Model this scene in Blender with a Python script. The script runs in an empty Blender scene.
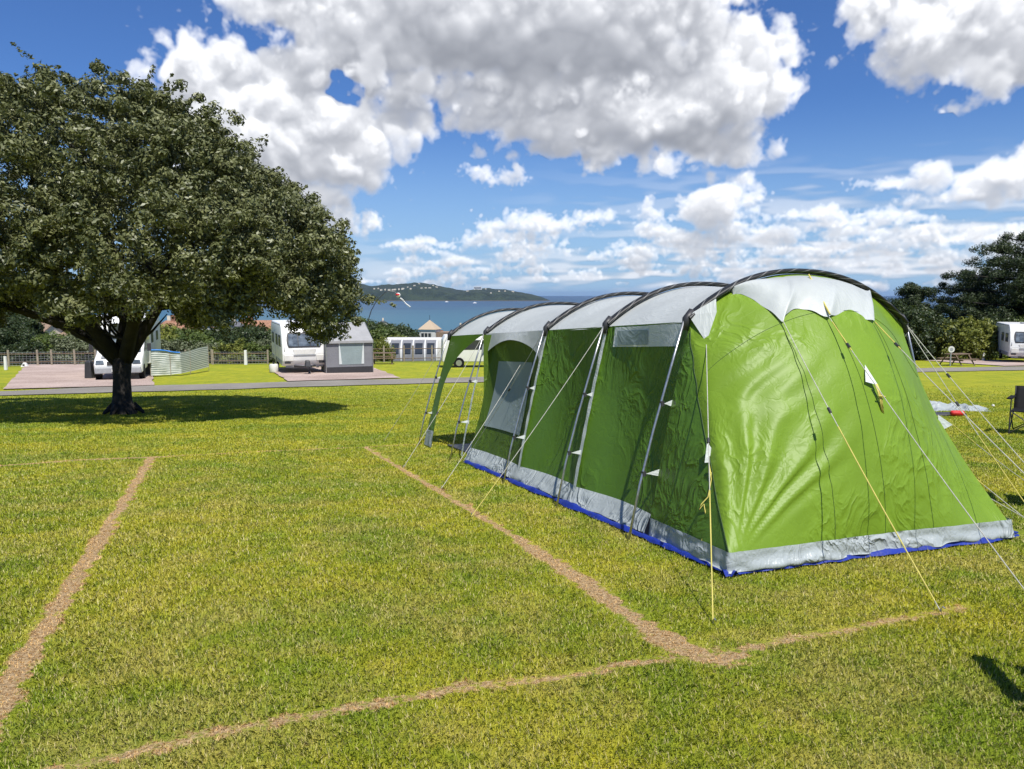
import bpy, bmesh, math, random
import numpy as np
from mathutils import Vector, Matrix, noise
random.seed(7); rng = np.random.default_rng(7)
R = math.radians; PI = math.pi
SC = bpy.context.scene; COL = SC.collection

# ------------------------------------------------------------------ camera, sky, sun
FPX, PITCH, EYE = 764.0, math.atan(89.5/764.0), 1.5
cd = bpy.data.cameras.new('camera'); cam = bpy.data.objects.new('camera', cd); COL.objects.link(cam)
cam.location = (0, 0, EYE); cam.rotation_euler = (PI/2-PITCH, 0, 0)
cd.sensor_width = 36; cd.lens = 36*FPX/1024; cd.clip_start = .05; cd.clip_end = 90000
SC.camera = cam
SKYMUL = (.105*.36, .105*.56, .105*.90); SUN_EL = R(60); SUN_AZ = math.atan2(.42, -.91)
SUN_DIR = Vector((math.sin(SUN_AZ)*math.cos(SUN_EL), math.cos(SUN_AZ)*math.cos(SUN_EL), math.sin(SUN_EL)))
sl = bpy.data.lights.new('sun', 'SUN'); sl.energy = 5.0; sl.angle = R(.55); sl.color = (1, .955, .88)
so = bpy.data.objects.new('sun', sl); COL.objects.link(so); so.location = (20, -30, 60)
so.rotation_euler = SUN_DIR.to_track_quat('Z', 'Y').to_euler()
SC.view_settings.view_transform = 'Standard'; SC.view_settings.look = 'None'
SC.view_settings.exposure = 0.32; SC.view_settings.gamma = 1; SC.view_settings.use_curve_mapping = False
SC.cycles.max_bounces = 6; SC.cycles.transparent_max_bounces = 12; SC.cycles.diffuse_bounces = 3
SC.cycles.volume_bounces = 0

class NT:
    """tiny helper for node trees"""
    def __init__(s, t): s.t = t
    def n(s, typ, ins=None, **kw):
        x = s.t.nodes.new(typ)
        for k, v in kw.items(): setattr(x, k, v)
        if ins:
            for k, v in ins.items():
                i = x.inputs[k]
                if isinstance(v, bpy.types.NodeSocket): s.t.links.new(v, i)
                else: i.default_value = v
        return x
    def m(s, op, a, b=0.0, c=None, clamp=False):
        d = {0: a, 1: b}
        if c is not None: d[2] = c
        return s.n('ShaderNodeMath', d, operation=op, use_clamp=clamp).outputs[0]
    def v(s, op, a, b=(0, 0, 0)):
        x = s.n('ShaderNodeVectorMath', {0: a, 1: b}, operation=op)
        return x.outputs['Value'] if op in ('DOT_PRODUCT', 'LENGTH', 'DISTANCE') else x.outputs[0]
    def ss(s, x, lo, hi, a=0.0, b=1.0):
        return s.n('ShaderNodeMapRange', {0: x, 1: lo, 2: hi, 3: a, 4: b}, interpolation_type='SMOOTHSTEP').outputs[0]
    def mix(s, f, a, b, blend='MIX'):
        x = s.n('ShaderNodeMix', data_type='RGBA', blend_type=blend)
        for sock, v in ((x.inputs[0], f), (x.inputs[6], a), (x.inputs[7], b)):
            if isinstance(v, bpy.types.NodeSocket): s.t.links.new(v, sock)
            else: sock.default_value = (tuple(v)+(1,)) if isinstance(v, (tuple, list)) and len(v) == 3 else v
        return x.outputs[2]
    def noise(s, vec, scale, detail=4, rough=.55, dist=0.0, col=False):
        x = s.n('ShaderNodeTexNoise', {'Vector': vec, 'Scale': scale, 'Detail': detail, 'Roughness': rough, 'Distortion': dist})
        return x.outputs['Color' if col else 'Fac']
    def vor(s, vec, scale, detail=2, sm=.6, feat='SMOOTH_F1'):
        d = {'Vector': vec, 'Scale': scale, 'Detail': detail, 'Roughness': .5}
        if feat == 'SMOOTH_F1': d['Smoothness'] = sm
        return s.n('ShaderNodeTexVoronoi', d, feature=feat).outputs['Distance']

_F = Vector((0, math.cos(PITCH), -math.sin(PITCH))); _U = Vector((0, math.sin(PITCH), math.cos(PITCH)))
def ray(px, py): return (_F+Vector((1, 0, 0))*((px-512)/FPX)-_U*((py-384.5)/FPX)).normalized()
def azel(px, py):
    d = ray(px, py); return math.atan2(d.x, d.y), math.asin(d.z)

def vnoise3(shape, cells, rg):
    """smooth value noise on a grid, interpolated axis by axis"""
    a = rg.random([max(2, int(math.ceil(c))+2) for c in cells]).astype(np.float32)*2-1
    for ax in range(3):
        n = shape[ax]; t = np.arange(n)*(cells[ax]/n); i = t.astype(int); f = (t-i).astype(np.float32); f = f*f*(3-2*f)
        sh = [1, 1, 1]; sh[ax] = n; f = f.reshape(sh); a = np.take(a, i, ax)*(1-f)+np.take(a, i+1, ax)*f
    return a
CW, CH, CD = 1180, 344, 30; CEL = CH/FPX; CAZ = CW/2/FPX
def bands3(shape, waves, steps, seed):
    """isotropic band-limited noises from one random volume (wavelengths in picture-free angular units)"""
    rg = np.random.default_rng(seed); F = np.fft.rfftn(rg.standard_normal(shape).astype(np.float32))
    fy = np.fft.fftfreq(shape[0], steps[0])[:, None, None]; fx = np.fft.fftfreq(shape[1], steps[1])[None, :, None]; fz = np.fft.rfftfreq(shape[2], steps[2])[None, None, :]
    lf = np.log(np.sqrt(fy*fy+fx*fx+fz*fz).astype(np.float32)+1e-6); out_ = []
    for w in waves:
        n = np.fft.irfftn(F*np.exp(-((lf-math.log(1/w))/.38)**2), s=shape).astype(np.float32); out_.append(n/n.std()*.42)
    return out_
def cloud_field():
    rg = np.random.default_rng(4)
    D = np.full((CH, CW, CD), -1.0, np.float32); D2 = D.copy()       # rows from the top down
    yy = np.arange(CH, dtype=np.float32)[:, None, None]; xx = np.arange(CW, dtype=np.float32)[None, :, None]; zz = (np.arange(CD, dtype=np.float32)-CD/2)[None, None, :]*5.0
    def px2(x, y):
        a, e = azel(x, y); return a*FPX+CW/2, CH-e*FPX
    B = []
    def add(*l): B.extend(l)
    # px, py, rx, ry, depth offset, base line (py) ; big ones first
    add((300, 122, 80, 52, 10, 176), (212, 84, 56, 42, 0, 130), (250, 140, 64, 42, -20, 176), (372, 150, 44, 30, -30, 182), (330, 160, 70, 26, -20, 182), (185, 72, 30, 26, 10, 120), (270, 84, 44, 28, 30, 150), (350, 70, 50, 30, 40, 140), (395, 118, 50, 22, 20, 150))
    add((470, 14, 190, 66, -30, 84), (340, -8, 84, 46, -30, 50), (590, 10, 130, 74, -30, 92), (660, -20, 60, 40, -20, 60), (520, 40, 130, 44, -40, 86))
    add((600, 106, 110, 40, 20, 136), (700, 100, 76, 52, 10, 156), (735, 62, 42, 42, 10, 120), (768, 96, 28, 22, 0, 112), (650, 122, 96, 36, 0, 158), (560, 110, 90, 36, 25, 150), (490, 104, 70, 26, 30, 128), (640, 70, 70, 40, 30, 120), (705, 30, 26, 18, 30, 60))
    add((310, 205, 48, 26, 10, 236), (340, 222, 36, 14, 0, 238), (285, 190, 40, 24, 10, 236))
    add((475, 172, 13, 10, 0, 182), (506, 180, 22, 10, 0, 188), (520, 170, 8, 8, 0, 186), (592, 165, 18, 9, 0, 172), (700, 138, 24, 9, 0, 146), (545, 221, 52, 12, 0, 230), (590, 216, 26, 9, 0, 228), (500, 226, 26, 6, 0, 231))
    add((722, 208, 30, 24, 0, 240), (752, 200, 14, 10, 0, 212), (772, 234, 22, 8, 0, 242), (732, 232, 34, 12, 0, 242), (655, 212, 14, 12, 0, 224), (650, 232, 24, 10, 0, 240), (690, 200, 14, 8, 0, 208), (826, 215, 26, 9, 0, 222), (680, 238, 40, 9, 10, 246))
    add((985, 14, 84, 54, 0, 74), (900, -8, 50, 28, 0, 24), (948, 40, 50, 26, 0, 72), (1040, 30, 60, 50, 0, 84), (922, 62, 26, 10, 0, 72))
    add((985, 184, 46, 17, 0, 200), (1015, 176, 30, 22, 0, 200), (930, 180, 50, 6, 5, 187), (970, 194, 50, 6, 0, 202))
    for k in range(170):
        y = 236+50*rg.random()**.85; s = (1-(y-236)/60)*1.0+.25; x = 365+780*rg.random()
        if rg.random() < .35 and x < 600: continue
        rx = (9+26*rg.random())*s; B.append((x, y, rx, rx*(.24+.16*rg.random()), 0, y+rx*.10))
    for k in range(12):
        x = 700+420*rg.random(); y = 214+30*rg.random(); rx = 24+40*rg.random(); B.append((x, y, rx, 5+4*rg.random(), 5, y+3))
    n1, n2, n3, n4, n5 = bands3(D.shape, (74, 36, 17, 8.5, 4.5), (1, 1, 5), 9)
    bil = np.abs(n1)*1.0+np.abs(n2)*.62+np.abs(n3)*.36+np.abs(n4)*.18+n5*.05-.66
    w4 = bands3((CH, CW, 2), (80, 30), (1, 1, 1000), 3); wx = w4[0][..., :1]*14+w4[1][..., :1]*7
    wy = w4[0][..., 1:]*8+w4[1][..., 1:]*5
    for (x, y, rx, ry, dz, base) in B:
        cx, cy = px2(x, y); by = px2(x, base)[1]; m = 1.7
        x0, x1 = int(max(0, cx-rx*m-14)), int(min(CW, cx+rx*m+14)); y0, y1 = int(max(0, cy-ry*m-10)), int(min(CH, cy+ry*m+10))
        if x1 <= x0 or y1 <= y0: continue
        k = min(1.0, ry/22)
        X = xx[:, x0:x1]+wx[y0:y1, x0:x1]*k; Y = yy[y0:y1]+wy[y0:y1, x0:x1]*k; rz = max(10, min(rx, ry)*.95)
        q = np.sqrt(((X-cx)/rx)**2+((Y-cy)/ry)**2+((zz-dz*.6)/rz)**2)
        s = 1.0-q
        s = np.minimum(s, (by-Y)/max(6, ry*.45)*.6+.02)   # flat base
        T_ = D if ry > 15 else D2; T_[y0:y1, x0:x1] = np.maximum(T_[y0:y1, x0:x1], s)
    # hole with blue sky
    hx, hy = px2(343, 92); q = np.sqrt(((xx+wx-hx)/20)**2+((yy+wy-hy)/13)**2)+n3*.25; D -= np.maximum(0, 1-q)*1.6
    bil2 = np.abs(n3)*.9+n2*.45+np.abs(n4)*.5+n5*.12-.50
    dens = np.clip((D+bil*.66+.005)*3.4, 0, 1)*(D > -.55); dens = np.maximum(dens, np.clip((D2+bil2*.72+.015)*2.3, 0, 1)*(D2 > -.6))
    far = np.clip((yy[:, :, 0]-(CH-80))/60, 0, 1)[:, :1]
    # sunlight arrives from above and from the viewer's side: gather optical depth row by row
    tau = np.zeros((CW, CD), np.float32); T = np.zeros_like(dens)
    for r_ in range(CH):
        t2 = np.empty_like(tau); fr = .34; t2[:-1] = tau[:-1]*(1-fr)+tau[1:]*fr; t2[-1] = tau[-1]
        fz = .13; t3 = t2*(1-fz); t3[:, 1:] += t2[:, :-1]*fz
        t3[1:-1] = t3[1:-1]*.80+(t3[:-2]+t3[2:])*.10
        T[r_] = t3; tau = t3*.975+dens[r_]*(1.0+1.8*float(far[r_, 0]))
    L_ = .50*np.exp(-T*.22)+.42*np.exp(-T*.030)
    col = np.zeros((CH, CW), np.float32); tr = np.ones((CH, CW), np.float32); zs = np.zeros((CH, CW), np.float32)
    vt = np.zeros((CH, CW), np.float32)
    for k in range(CD):
        d = dens[:, :, k]; a = 1-np.exp(-d*.50)
        amb = .17*np.exp(-vt*.25)+.05
        col += tr*a*(L_[:, :, k]+amb); zs += tr*a*k; tr *= 1-a; vt += d
    al = 1-tr; L2 = col/np.maximum(al, 1e-3); zs = zs/np.maximum(al, 1e-3)*5.0
    def blur(im, n):
        for _ in range(n):
            im = (np.roll(im, 1, 0)+im*2+np.roll(im, -1, 0))/4; im = (np.roll(im, 1, 1)+im*2+np.roll(im, -1, 1))/4
        return im
    sh = 0
    for n_, wt in ((3, .5), (14, .5)):
        z_ = blur(zs*al, n_)/np.maximum(blur(al, n_), .05); gy, gx = np.gradient(z_)
        q = 1/np.sqrt(1+gx*gx+gy*gy); sh = sh+wt*(q*(.52+.80*(-gy)*-1*-1+.30*(gx)*-1))
    L2 = L2+.075*np.clip(al*2-1, 0, 1)*(np.clip(sh, -.6, 1.1)-.50)
    # broad grey bellies where the thick clouds turn their undersides to us
    dk = np.zeros((CH, CW), np.float32); X2 = xx[..., 0]+wx[..., 0]*1.6; Y2 = yy[..., 0]+wy[..., 0]*1.6
    for (x, y, rx, ry, wt) in [(470, 56, 150, 32, .50), (590, 50, 110, 34, .42), (420, 18, 150, 30, .18), (650, 142, 120, 18, .50), (700, 138, 60, 14, .2), (262, 160, 70, 16, .26), (345, 176, 70, 10, .34), (240, 120, 60, 16, .12), (430, 105, 40, 12, .2), (310, 228, 50, 9, .34),
                               (985, 66, 100, 14, .38), (1010, 30, 60, 20, .15), (740, 240, 60, 8, .32), (545, 229, 60, 5, .25), (980, 200, 80, 6, .28), (500, 187, 30, 4, .2)]:
        cx, cy = px2(x, y); q = ((X2-cx)/rx)**2+((Y2-cy)/ry)**2; dk += wt*np.exp(-q*1.1)
    mid_ = L2.mean()
    L2 = (L2+(blur(L2, 6)-L2)*np.clip(.06+dk*1.5, 0, .75)-.86)*.85*(1-.45*np.clip(dk*1.6, 0, 1))+.90
    L2 = (L2*1.21+.03)*(1-.72*np.clip(dk, 0, .62))
    # thin veils
    v4 = bands3((CH, CW, 2), (26, 12, 6), (1, .16, 1000), 5); v2 = v4[0][..., 0]*.8+v4[1][..., 0]*.45+v4[2][..., 0]*.3
    yv = yy[:, :, 0]; xv = xx[:, :, 0]
    yr = CH-yv
    env = np.clip((130-yr)/60, 0, 1)*np.clip((xv-560)/260, 0, 1)*.55+np.clip((60-yr)/40, 0, 1)*.55*np.clip((xv-330)/150, 0, 1)
    va = np.clip((v2+.22)*1.6, 0, 1)*np.clip(env, 0, .8)
    vl = .72+.18*np.clip(v2*2, -1, 1)
    lum = L2
    ed = np.clip(yr/14, 0, 1); va = va*ed; al = al*np.clip(yr/5, 0, 1); A = al+(1-al)*va; Lf = (al*lum+(1-al)*va*vl)/np.maximum(A, 1e-4)
    return Lf, A
def build_world():
    """Nishita sky with a computed field of cumulus laid over it by direction"""
    Lf, A = cloud_field(); Lf = np.clip(Lf*1.01, 0, 1.04)
    ex = np.minimum(np.arange(CW), CW-1-np.arange(CW))/70.0; ey = np.arange(CH)/40.0   # fade the field out at its borders
    A = A*np.clip(ex, 0, 1)[None, :]*np.clip(ey, 0, 1)[:, None]
    buf = np.empty((CH, CW, 4), np.float32)
    buf[..., 0] = .90*Lf**1.55; buf[..., 1] = .91*Lf**1.49; buf[..., 2] = .94*Lf**1.36; buf[..., 3] = np.clip(A, 0, 1)
    im = bpy.data.images.new('cloud_field', CW, CH, alpha=True, float_buffer=True); im.colorspace_settings.name = 'Non-Color'; im.alpha_mode = 'CHANNEL_PACKED'
    im.pixels.foreach_set(np.ascontiguousarray(buf[::-1]).ravel()); im.update(); im.pack()
    w = bpy.data.worlds.new('World'); SC.world = w; w.use_nodes = True; w.cycles.sampling_method = 'MANUAL'; w.cycles.sample_map_resolution = 512
    t = w.node_tree; t.nodes.clear(); N = NT(t)
    sky = N.n('ShaderNodeTexSky', sky_type='NISHITA', sun_disc=False)
    sky.sun_elevation = SUN_EL; sky.sun_rotation = SUN_AZ; sky.altitude = 50; sky.air_density = 1.0; sky.dust_density = .6; sky.ozone_density = 2.2
    g = N.n('ShaderNodeTexCoord').outputs['Generated']; s = N.n('ShaderNodeSeparateXYZ', {0: g})
    az = N.m('ARCTAN2', s.outputs[0], s.outputs[1]); el = N.m('ARCSINE', s.outputs[2])
    uv = N.n('ShaderNodeCombineXYZ', {0: N.m('ADD', N.m('MULTIPLY', az, FPX/CW), .5), 1: N.m('MULTIPLY', el, FPX/CH), 2: 0.0}).outputs[0]
    tx = N.n('ShaderNodeTexImage', {0: uv}, extension='CLIP', interpolation='Cubic'); tx.image = im
    al = N.m('MULTIPLY', tx.outputs['Alpha'], N.ss(el, .0, .004))
    skys = N.v('MULTIPLY', sky.outputs[0], SKYMUL)
    skyc = N.mix(N.m('MULTIPLY', N.ss(el, .24, -.02), .72), skys, (.34, .52, .74))
    c = N.mix(al, skyc, tx.outputs['Color'])
    bg = N.n('ShaderNodeBackground', {0: c, 1: 1.0}); N.n('ShaderNodeOutputWorld', {0: bg.outputs[0]})
build_world()

# ------------------------------------------------------------------ terrain function
def sstep(a, b, x):
    t = np.clip((x-a)/(b-a), 0, 1); return t*t*(3-2*t)
def hz(x, y):
    x = np.asarray(x, float); y = np.asarray(y, float)
    yy = np.minimum(y, 28); z = -.0729*yy-.045*np.maximum(y-28, 0)
    z = np.where(y < -3, .0729*3-.03*(y+3), z)
    q = y-.25*x
    z = z-3.2*sstep(56, 92, q)*(1-sstep(20, 60, x)*.6)
    z = np.where(y > 900, np.maximum(z, -60), z)
    return z
def H(x, y): return float(hz(x, y))
def G(px, py):
    d = ray(px, py); o = Vector((0, 0, EYE)); t = 1.0; step = .25
    while t < 3000:
        p = o+d*t
        if p.z < H(p.x, p.y):
            a, b = t-step, t
            for _ in range(24):
                m = (a+b)/2; p = o+d*m
                if p.z < H(p.x, p.y): b = m
                else: a = m
            return o+d*b
        t += step; step = max(.25, t*.01)
    return o+d*t
def at(px, Y, x=None):   # ground point on the sight line px at depth Y
    X = (px-512)/FPX*Y*1.0; return Vector((X, Y, H(X, Y)))

# ------------------------------------------------------------------ object helpers
def tag(o, label=None, cat=None, group=None, kind=None):
    if label: o['label'] = label
    if cat: o['category'] = cat
    if group: o['group'] = group
    if kind: o['kind'] = kind
    return o
def empty(name, loc, rz=0.0, label=None, cat=None, group=None):
    o = bpy.data.objects.new(name, None); COL.objects.link(o); o.location = loc; o.rotation_euler = (0, 0, rz); o.empty_display_size = .2
    return tag(o, label, cat, group)
def link(name, me, parent=None, mat=None, smooth=False):
    o = bpy.data.objects.new(name, me); COL.objects.link(o)
    if parent is not None: o.parent = parent
    if mat is not None and len(me.materials) == 0: me.materials.append(mat)
    if smooth:
        me.polygons.foreach_set('use_smooth', [True]*len(me.polygons))
    return o
def copy_tree(o, parent=None):
    c = o.copy(); COL.objects.link(c)
    if parent is not None: c.parent = parent
    for ch in list(o.children): copy_tree(ch, c)
    return c

class MB:
    def __init__(s): s.v = []; s.f = []
    def add(s, vs, fs):
        b = len(s.v); s.v += [tuple(v) for v in vs]; s.f += [tuple(i+b for i in f) for f in fs]; return s
    def box(s, c, d, M=None, top=(1, 1)):
        x, y, z = d[0]/2, d[1]/2, d[2]/2
        vs = [(-x, -y, -z), (x, -y, -z), (x, y, -z), (-x, y, -z), (-x*top[0], -y*top[1], z), (x*top[0], -y*top[1], z), (x*top[0], y*top[1], z), (-x*top[0], y*top[1], z)]
        vs = [Vector(v) for v in vs]
        if M is not None: vs = [M @ v for v in vs]
        vs = [v+Vector(c) for v in vs]
        return s.add(vs, [(3, 2, 1, 0), (4, 5, 6, 7), (0, 1, 5, 4), (1, 2, 6, 5), (2, 3, 7, 6), (3, 0, 4, 7)])
    def tube(s, pts, rad, n=8, caps=True, flat=1.0):
        pts = [Vector(p) for p in pts]; rs = rad if isinstance(rad, (list, tuple)) else [rad]*len(pts)
        rings = []; prev = None
        for i, p in enumerate(pts):
            t = (pts[min(i+1, len(pts)-1)]-pts[max(i-1, 0)]).normalized()
            if prev is None:
                ref = Vector((0, 0, 1)) if abs(t.z) < .9 else Vector((1, 0, 0)); a = t.cross(ref).normalized()
            else: a = (prev-t*prev.dot(t)).normalized()
            prev = a; b = t.cross(a)
            rings.append([p+(a*math.cos(2*PI*k/n)+b*flat*math.sin(2*PI*k/n))*rs[i] for k in range(n)])
        vs = [v for r in rings for v in r]; fs = []
        for i in range(len(rings)-1):
            for k in range(n): fs.append((i*n+k, i*n+(k+1) % n, (i+1)*n+(k+1) % n, (i+1)*n+k))
        if caps: fs.append(tuple(range(n-1, -1, -1))); fs.append(tuple((len(rings)-1)*n+k for k in range(n)))
        return s.add(vs, fs)
    def prism(s, poly, axis, a, b):
        """extrude a 2-D outline between a and b; axis is the extrusion axis"""
        def P(u, w, t): return {'x': (t, u, w), 'y': (u, t, w), 'z': (u, w, t)}[axis]
        n = len(poly); vs = [P(u, w, a) for u, w in poly]+[P(u, w, b) for u, w in poly]
        fs = [tuple(range(n)), tuple(range(2*n-1, n-1, -1))]+[(i, (i+1) % n, n+(i+1) % n, n+i)[::-1] for i in range(n)]
        return s.add(vs, fs)
    def sphere(s, c, r, n=12, m=8, sc=(1, 1, 1)):
        vs = []; fs = []
        for i in range(m+1):
            th = PI*i/m
            for k in range(n):
                ph = 2*PI*k/n; vs.append((c[0]+r*sc[0]*math.sin(th)*math.cos(ph), c[1]+r*sc[1]*math.sin(th)*math.sin(ph), c[2]+r*sc[2]*math.cos(th)))
        for i in range(m):
            for k in range(n): fs.append((i*n+k, (i+1)*n+k, (i+1)*n+(k+1) % n, i*n+(k+1) % n))
        return s.add(vs, fs)
    def mesh(s, name, bevel=0.0, seg=2):
        me = bpy.data.meshes.new(name); me.from_pydata(s.v, [], s.f); me.update()
        bm = bmesh.new(); bm.from_mesh(me); bmesh.ops.recalc_face_normals(bm, faces=bm.faces)
        if bevel: bmesh.ops.bevel(bm, geom=list(bm.edges), offset=bevel, segments=seg, profile=.5, affect='EDGES', clamp_overlap=True)
        bm.to_mesh(me); bm.free(); return me
    def build(s, name, mat, parent=None, bevel=0.0, seg=2, smooth=False):
        return link(name, s.mesh(name, bevel, seg), parent, mat, smooth)

def grid(fn, nu, nv, name, mat, parent=None, smooth=True, thick=0.0, keep=None):
    """surface from fn(s,t) with s,t in 0..1"""
    vs = [fn(i/nu, j/nv) for i in range(nu+1) for j in range(nv+1)]
    fs = [(i*(nv+1)+j, (i+1)*(nv+1)+j, (i+1)*(nv+1)+j+1, i*(nv+1)+j+1) for i in range(nu) for j in range(nv) if keep is None or keep((i+.5)/nu, (j+.5)/nv)]
    me = bpy.data.meshes.new(name); me.from_pydata([tuple(v) for v in vs], [], fs); me.update()
    o = link(name, me, parent, mat, smooth)
    uv = me.uv_layers.new(name='uv'); d = uv.data
    for p in me.polygons:
        for li in p.loop_indices:
            vi = me.loops[li].vertex_index; d[li].uv = ((vi//(nv+1))/nu, (vi % (nv+1))/nv)
    if thick:
        m = o.modifiers.new('thickness', 'SOLIDIFY'); m.thickness = thick
    return o

# ------------------------------------------------------------------ materials
def newmat(name):
    m = bpy.data.materials.new(name); m.use_nodes = True; t = m.node_tree; t.nodes.clear(); return m, NT(t)
def out(N, sh, disp=None):
    o = N.n('ShaderNodeOutputMaterial'); N.t.links.new(sh, o.inputs[0]); return o
def simple(name, col, rough=.5, var=.12, scale=8, bump=0.0, bscale=40, metal=0.0, spec=.5, coat=0.0):
    m, N = newmat(name)
    P = N.n('ShaderNodeTexCoord').outputs['Object']
    nz = N.noise(P, scale, 5, .6)
    dark = tuple(c*(1-var) for c in col); lite = tuple(min(1, c*(1+var)) for c in col)
    c = N.mix(N.ss(nz, .3, .7), dark, lite)
    d = {'Base Color': c, 'Roughness': N.m('ADD', rough-.06, N.m('MULTIPLY', nz, .12)), 'Metallic': metal, 'Specular IOR Level': spec, 'Coat Weight': coat}
    if bump:
        b = N.n('ShaderNodeBump', {'Strength': bump, 'Distance': .02, 'Height': N.noise(P, bscale, 5, .6)}); d['Normal'] = b.outputs[0]
    p = N.n('ShaderNodeBsdfPrincipled', d); out(N, p.outputs[0]); return m
def glassy(name, col=(.03, .035, .04), rough=.08):
    return simple(name, col, rough, .2, 1.5, spec=.7)

def fabric(name, col, trans=.3, rough=.45, wr=.5, stretch=(1, 1, 1), rot=(0, 0, 0), wscale=5, fine=.15, spec=.4, coat=0.0):
    m, N = newmat(name)
    P = N.n('ShaderNodeTexCoord').outputs['Object']
    mp = N.n('ShaderNodeMapping', {0: P, 'Rotation': rot, 'Scale': stretch}).outputs[0]
    warp = N.v('ADD', mp, N.v('MULTIPLY', N.noise(P, 1.3, 2, .5, 0, True), (.9, .9, .9)))
    a = N.noise(warp, wscale, 3, .5)
    ridge = N.m('POWER', N.m('SUBTRACT', 1.0, N.m('ABSOLUTE', N.m('MULTIPLY', N.m('SUBTRACT', a, .5), 3.0)), clamp=True), 3.0)
    where = N.ss(N.noise(P, 1.1, 2, .5), .38, .62)
    hgt = N.m('ADD', N.m('MULTIPLY', ridge, where), N.m('MULTIPLY', N.noise(P, 14, 5, .6), fine))
    cr = N.n('ShaderNodeTexVoronoi', {'Vector': N.v('ADD', P, N.v('MULTIPLY', N.noise(P, 6, 3, .6, 0, True), (.25, .25, .25))), 'Scale': 7.0}, feature='DISTANCE_TO_EDGE').outputs[0]
    hgt = N.m('ADD', hgt, N.m('MULTIPLY', N.ss(cr, .0, .12), .05))
    b = N.n('ShaderNodeBump', {'Strength': wr, 'Distance': .03, 'Height': hgt}).outputs[0]
    c = N.mix(N.ss(N.noise(P, 2.2, 4, .6), .25, .75), tuple(x*.92 for x in col), tuple(min(1, x*1.08) for x in col))
    p = N.n('ShaderNodeBsdfPrincipled', {'Base Color': c, 'Roughness': rough, 'Specular IOR Level': spec, 'Normal': b, 'Coat Weight': coat, 'Coat Roughness': .35})
    tr = N.n('ShaderNodeBsdfTranslucent', {'Color': c, 'Normal': b})
    ms = N.n('ShaderNodeMixShader', {0: trans, 1: p.outputs[0], 2: tr.outputs[0]}); out(N, ms.outputs[0]); return m

def leafmat(name, c1, c2, rough=.45, trans=.25, spec=.5, nsc=.9):
    m, N = newmat(name)
    gi = N.n('ShaderNodeNewGeometry'); P = gi.outputs['Position']
    r = gi.outputs['Random Per Island']
    f = N.m('ADD', N.m('MULTIPLY', r, .6), N.m('MULTIPLY', N.ss(N.noise(P, nsc, 3, .6), .3, .7), .5), clamp=True)
    c = N.mix(f, c1, c2)
    p = N.n('ShaderNodeBsdfPrincipled', {'Base Color': c, 'Roughness': rough, 'Specular IOR Level': spec})
    tr = N.n('ShaderNodeBsdfTranslucent', {'Color': N.mix(.5, c, (.16, .2, .02))})
    ms = N.n('ShaderNodeMixShader', {0: trans, 1: p.outputs[0], 2: tr.outputs[0]}); out(N, ms.outputs[0]); return m

M = dict(
    white=simple('white_paint', (.72, .72, .70), .35, .06, 2, spec=.5), offwhite=simple('cream_panel', (.62, .61, .57), .45, .1, 3),
    grey=simple('grey_plastic', (.28, .29, .30), .5), dark=simple('dark_plastic', (.03, .03, .032), .5), black=simple('black_rubber', (.008, .008, .009), .75, .3, spec=.2),
    steel=simple('galvanised_steel', (.42, .43, .44), .35, .15, 30, metal=.8), glass=glassy('dark_glass'), glassb=simple('window_glass', (.10, .12, .14), .08, .6, 3, spec=.8),
    wood=simple('weathered_wood', (.16, .11, .07), .8, .3, 6, .5, 60), woodl=simple('pale_timber', (.27, .23, .17), .8, .25, 6, .5, 60),
    bark=simple('bark', (.020, .017, .014), .9, .45, 5, 1.0, 16), gravel=None,
    terracotta=simple('clay_tile', (.29, .15, .09), .8, .3, 3, .4, 12), slate=simple('slate_tile', (.13, .13, .14), .7, .25, 3, .4, 12), brownroof=simple('brown_tile', (.24, .17, .12), .8, .3, 3, .4, 12),
    render=simple('painted_render', (.56, .55, .51), .8, .15, 1), cream=simple('cream_render', (.60, .54, .42), .8, .1, 2),
    red=simple('red_fabric', (.55, .02, .02), .6), blue=simple('blue_sheet', (.012, .03, .25), .45, .2, 6, .4, 20), yellow=simple('yellow_cord', (.52, .45, .10), .6, .1),
    cord=simple('pale_cord', (.42, .41, .36), .6, .15, 40), seam=simple('seam_thread', (.04, .085, .012), .7), greyfab=fabric('grey_awning_fabric', (.20, .205, .22), .1, .6, .3),
    greyroof=fabric('pale_awning_roof', (.36, .36, .36), .15, .6, .3), bluecan=simple('blue_tape', (.03, .2, .6), .5))
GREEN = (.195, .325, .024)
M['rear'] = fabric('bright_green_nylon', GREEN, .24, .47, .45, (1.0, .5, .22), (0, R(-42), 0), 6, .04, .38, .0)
M['side'] = fabric('shaded_green_nylon', (.082, .172, .012), .12, .42, .55, (1.4, 1, .35), (0, R(25), 0), 6, .10, .5)  # base darkened, so part of the side walls' shade is in the colour
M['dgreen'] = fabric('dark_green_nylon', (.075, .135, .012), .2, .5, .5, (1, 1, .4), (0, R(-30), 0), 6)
M['roof'] = fabric('silver_white_roof_nylon', (.50, .53, .515), .16, .42, .16, (2.0, 1.0, .5), (0, 0, 0), 5, .15, .5)
M['flap'] = fabric('silver_grey_flap', (.37, .41, .41), .12, .42, .9, (1.0, 1.0, .30), (0, 0, 0), 7, .2, .5)
M['tape'] = fabric('white_webbing', (.62, .66, .64), .1, .45, .15, (1, 1, 2.0), (0, 0, 0), 12)
M['mesh'] = fabric('grey_window_blind', (.30, .37, .37), .25, .5, .2)
M['sleeve'] = None

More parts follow.
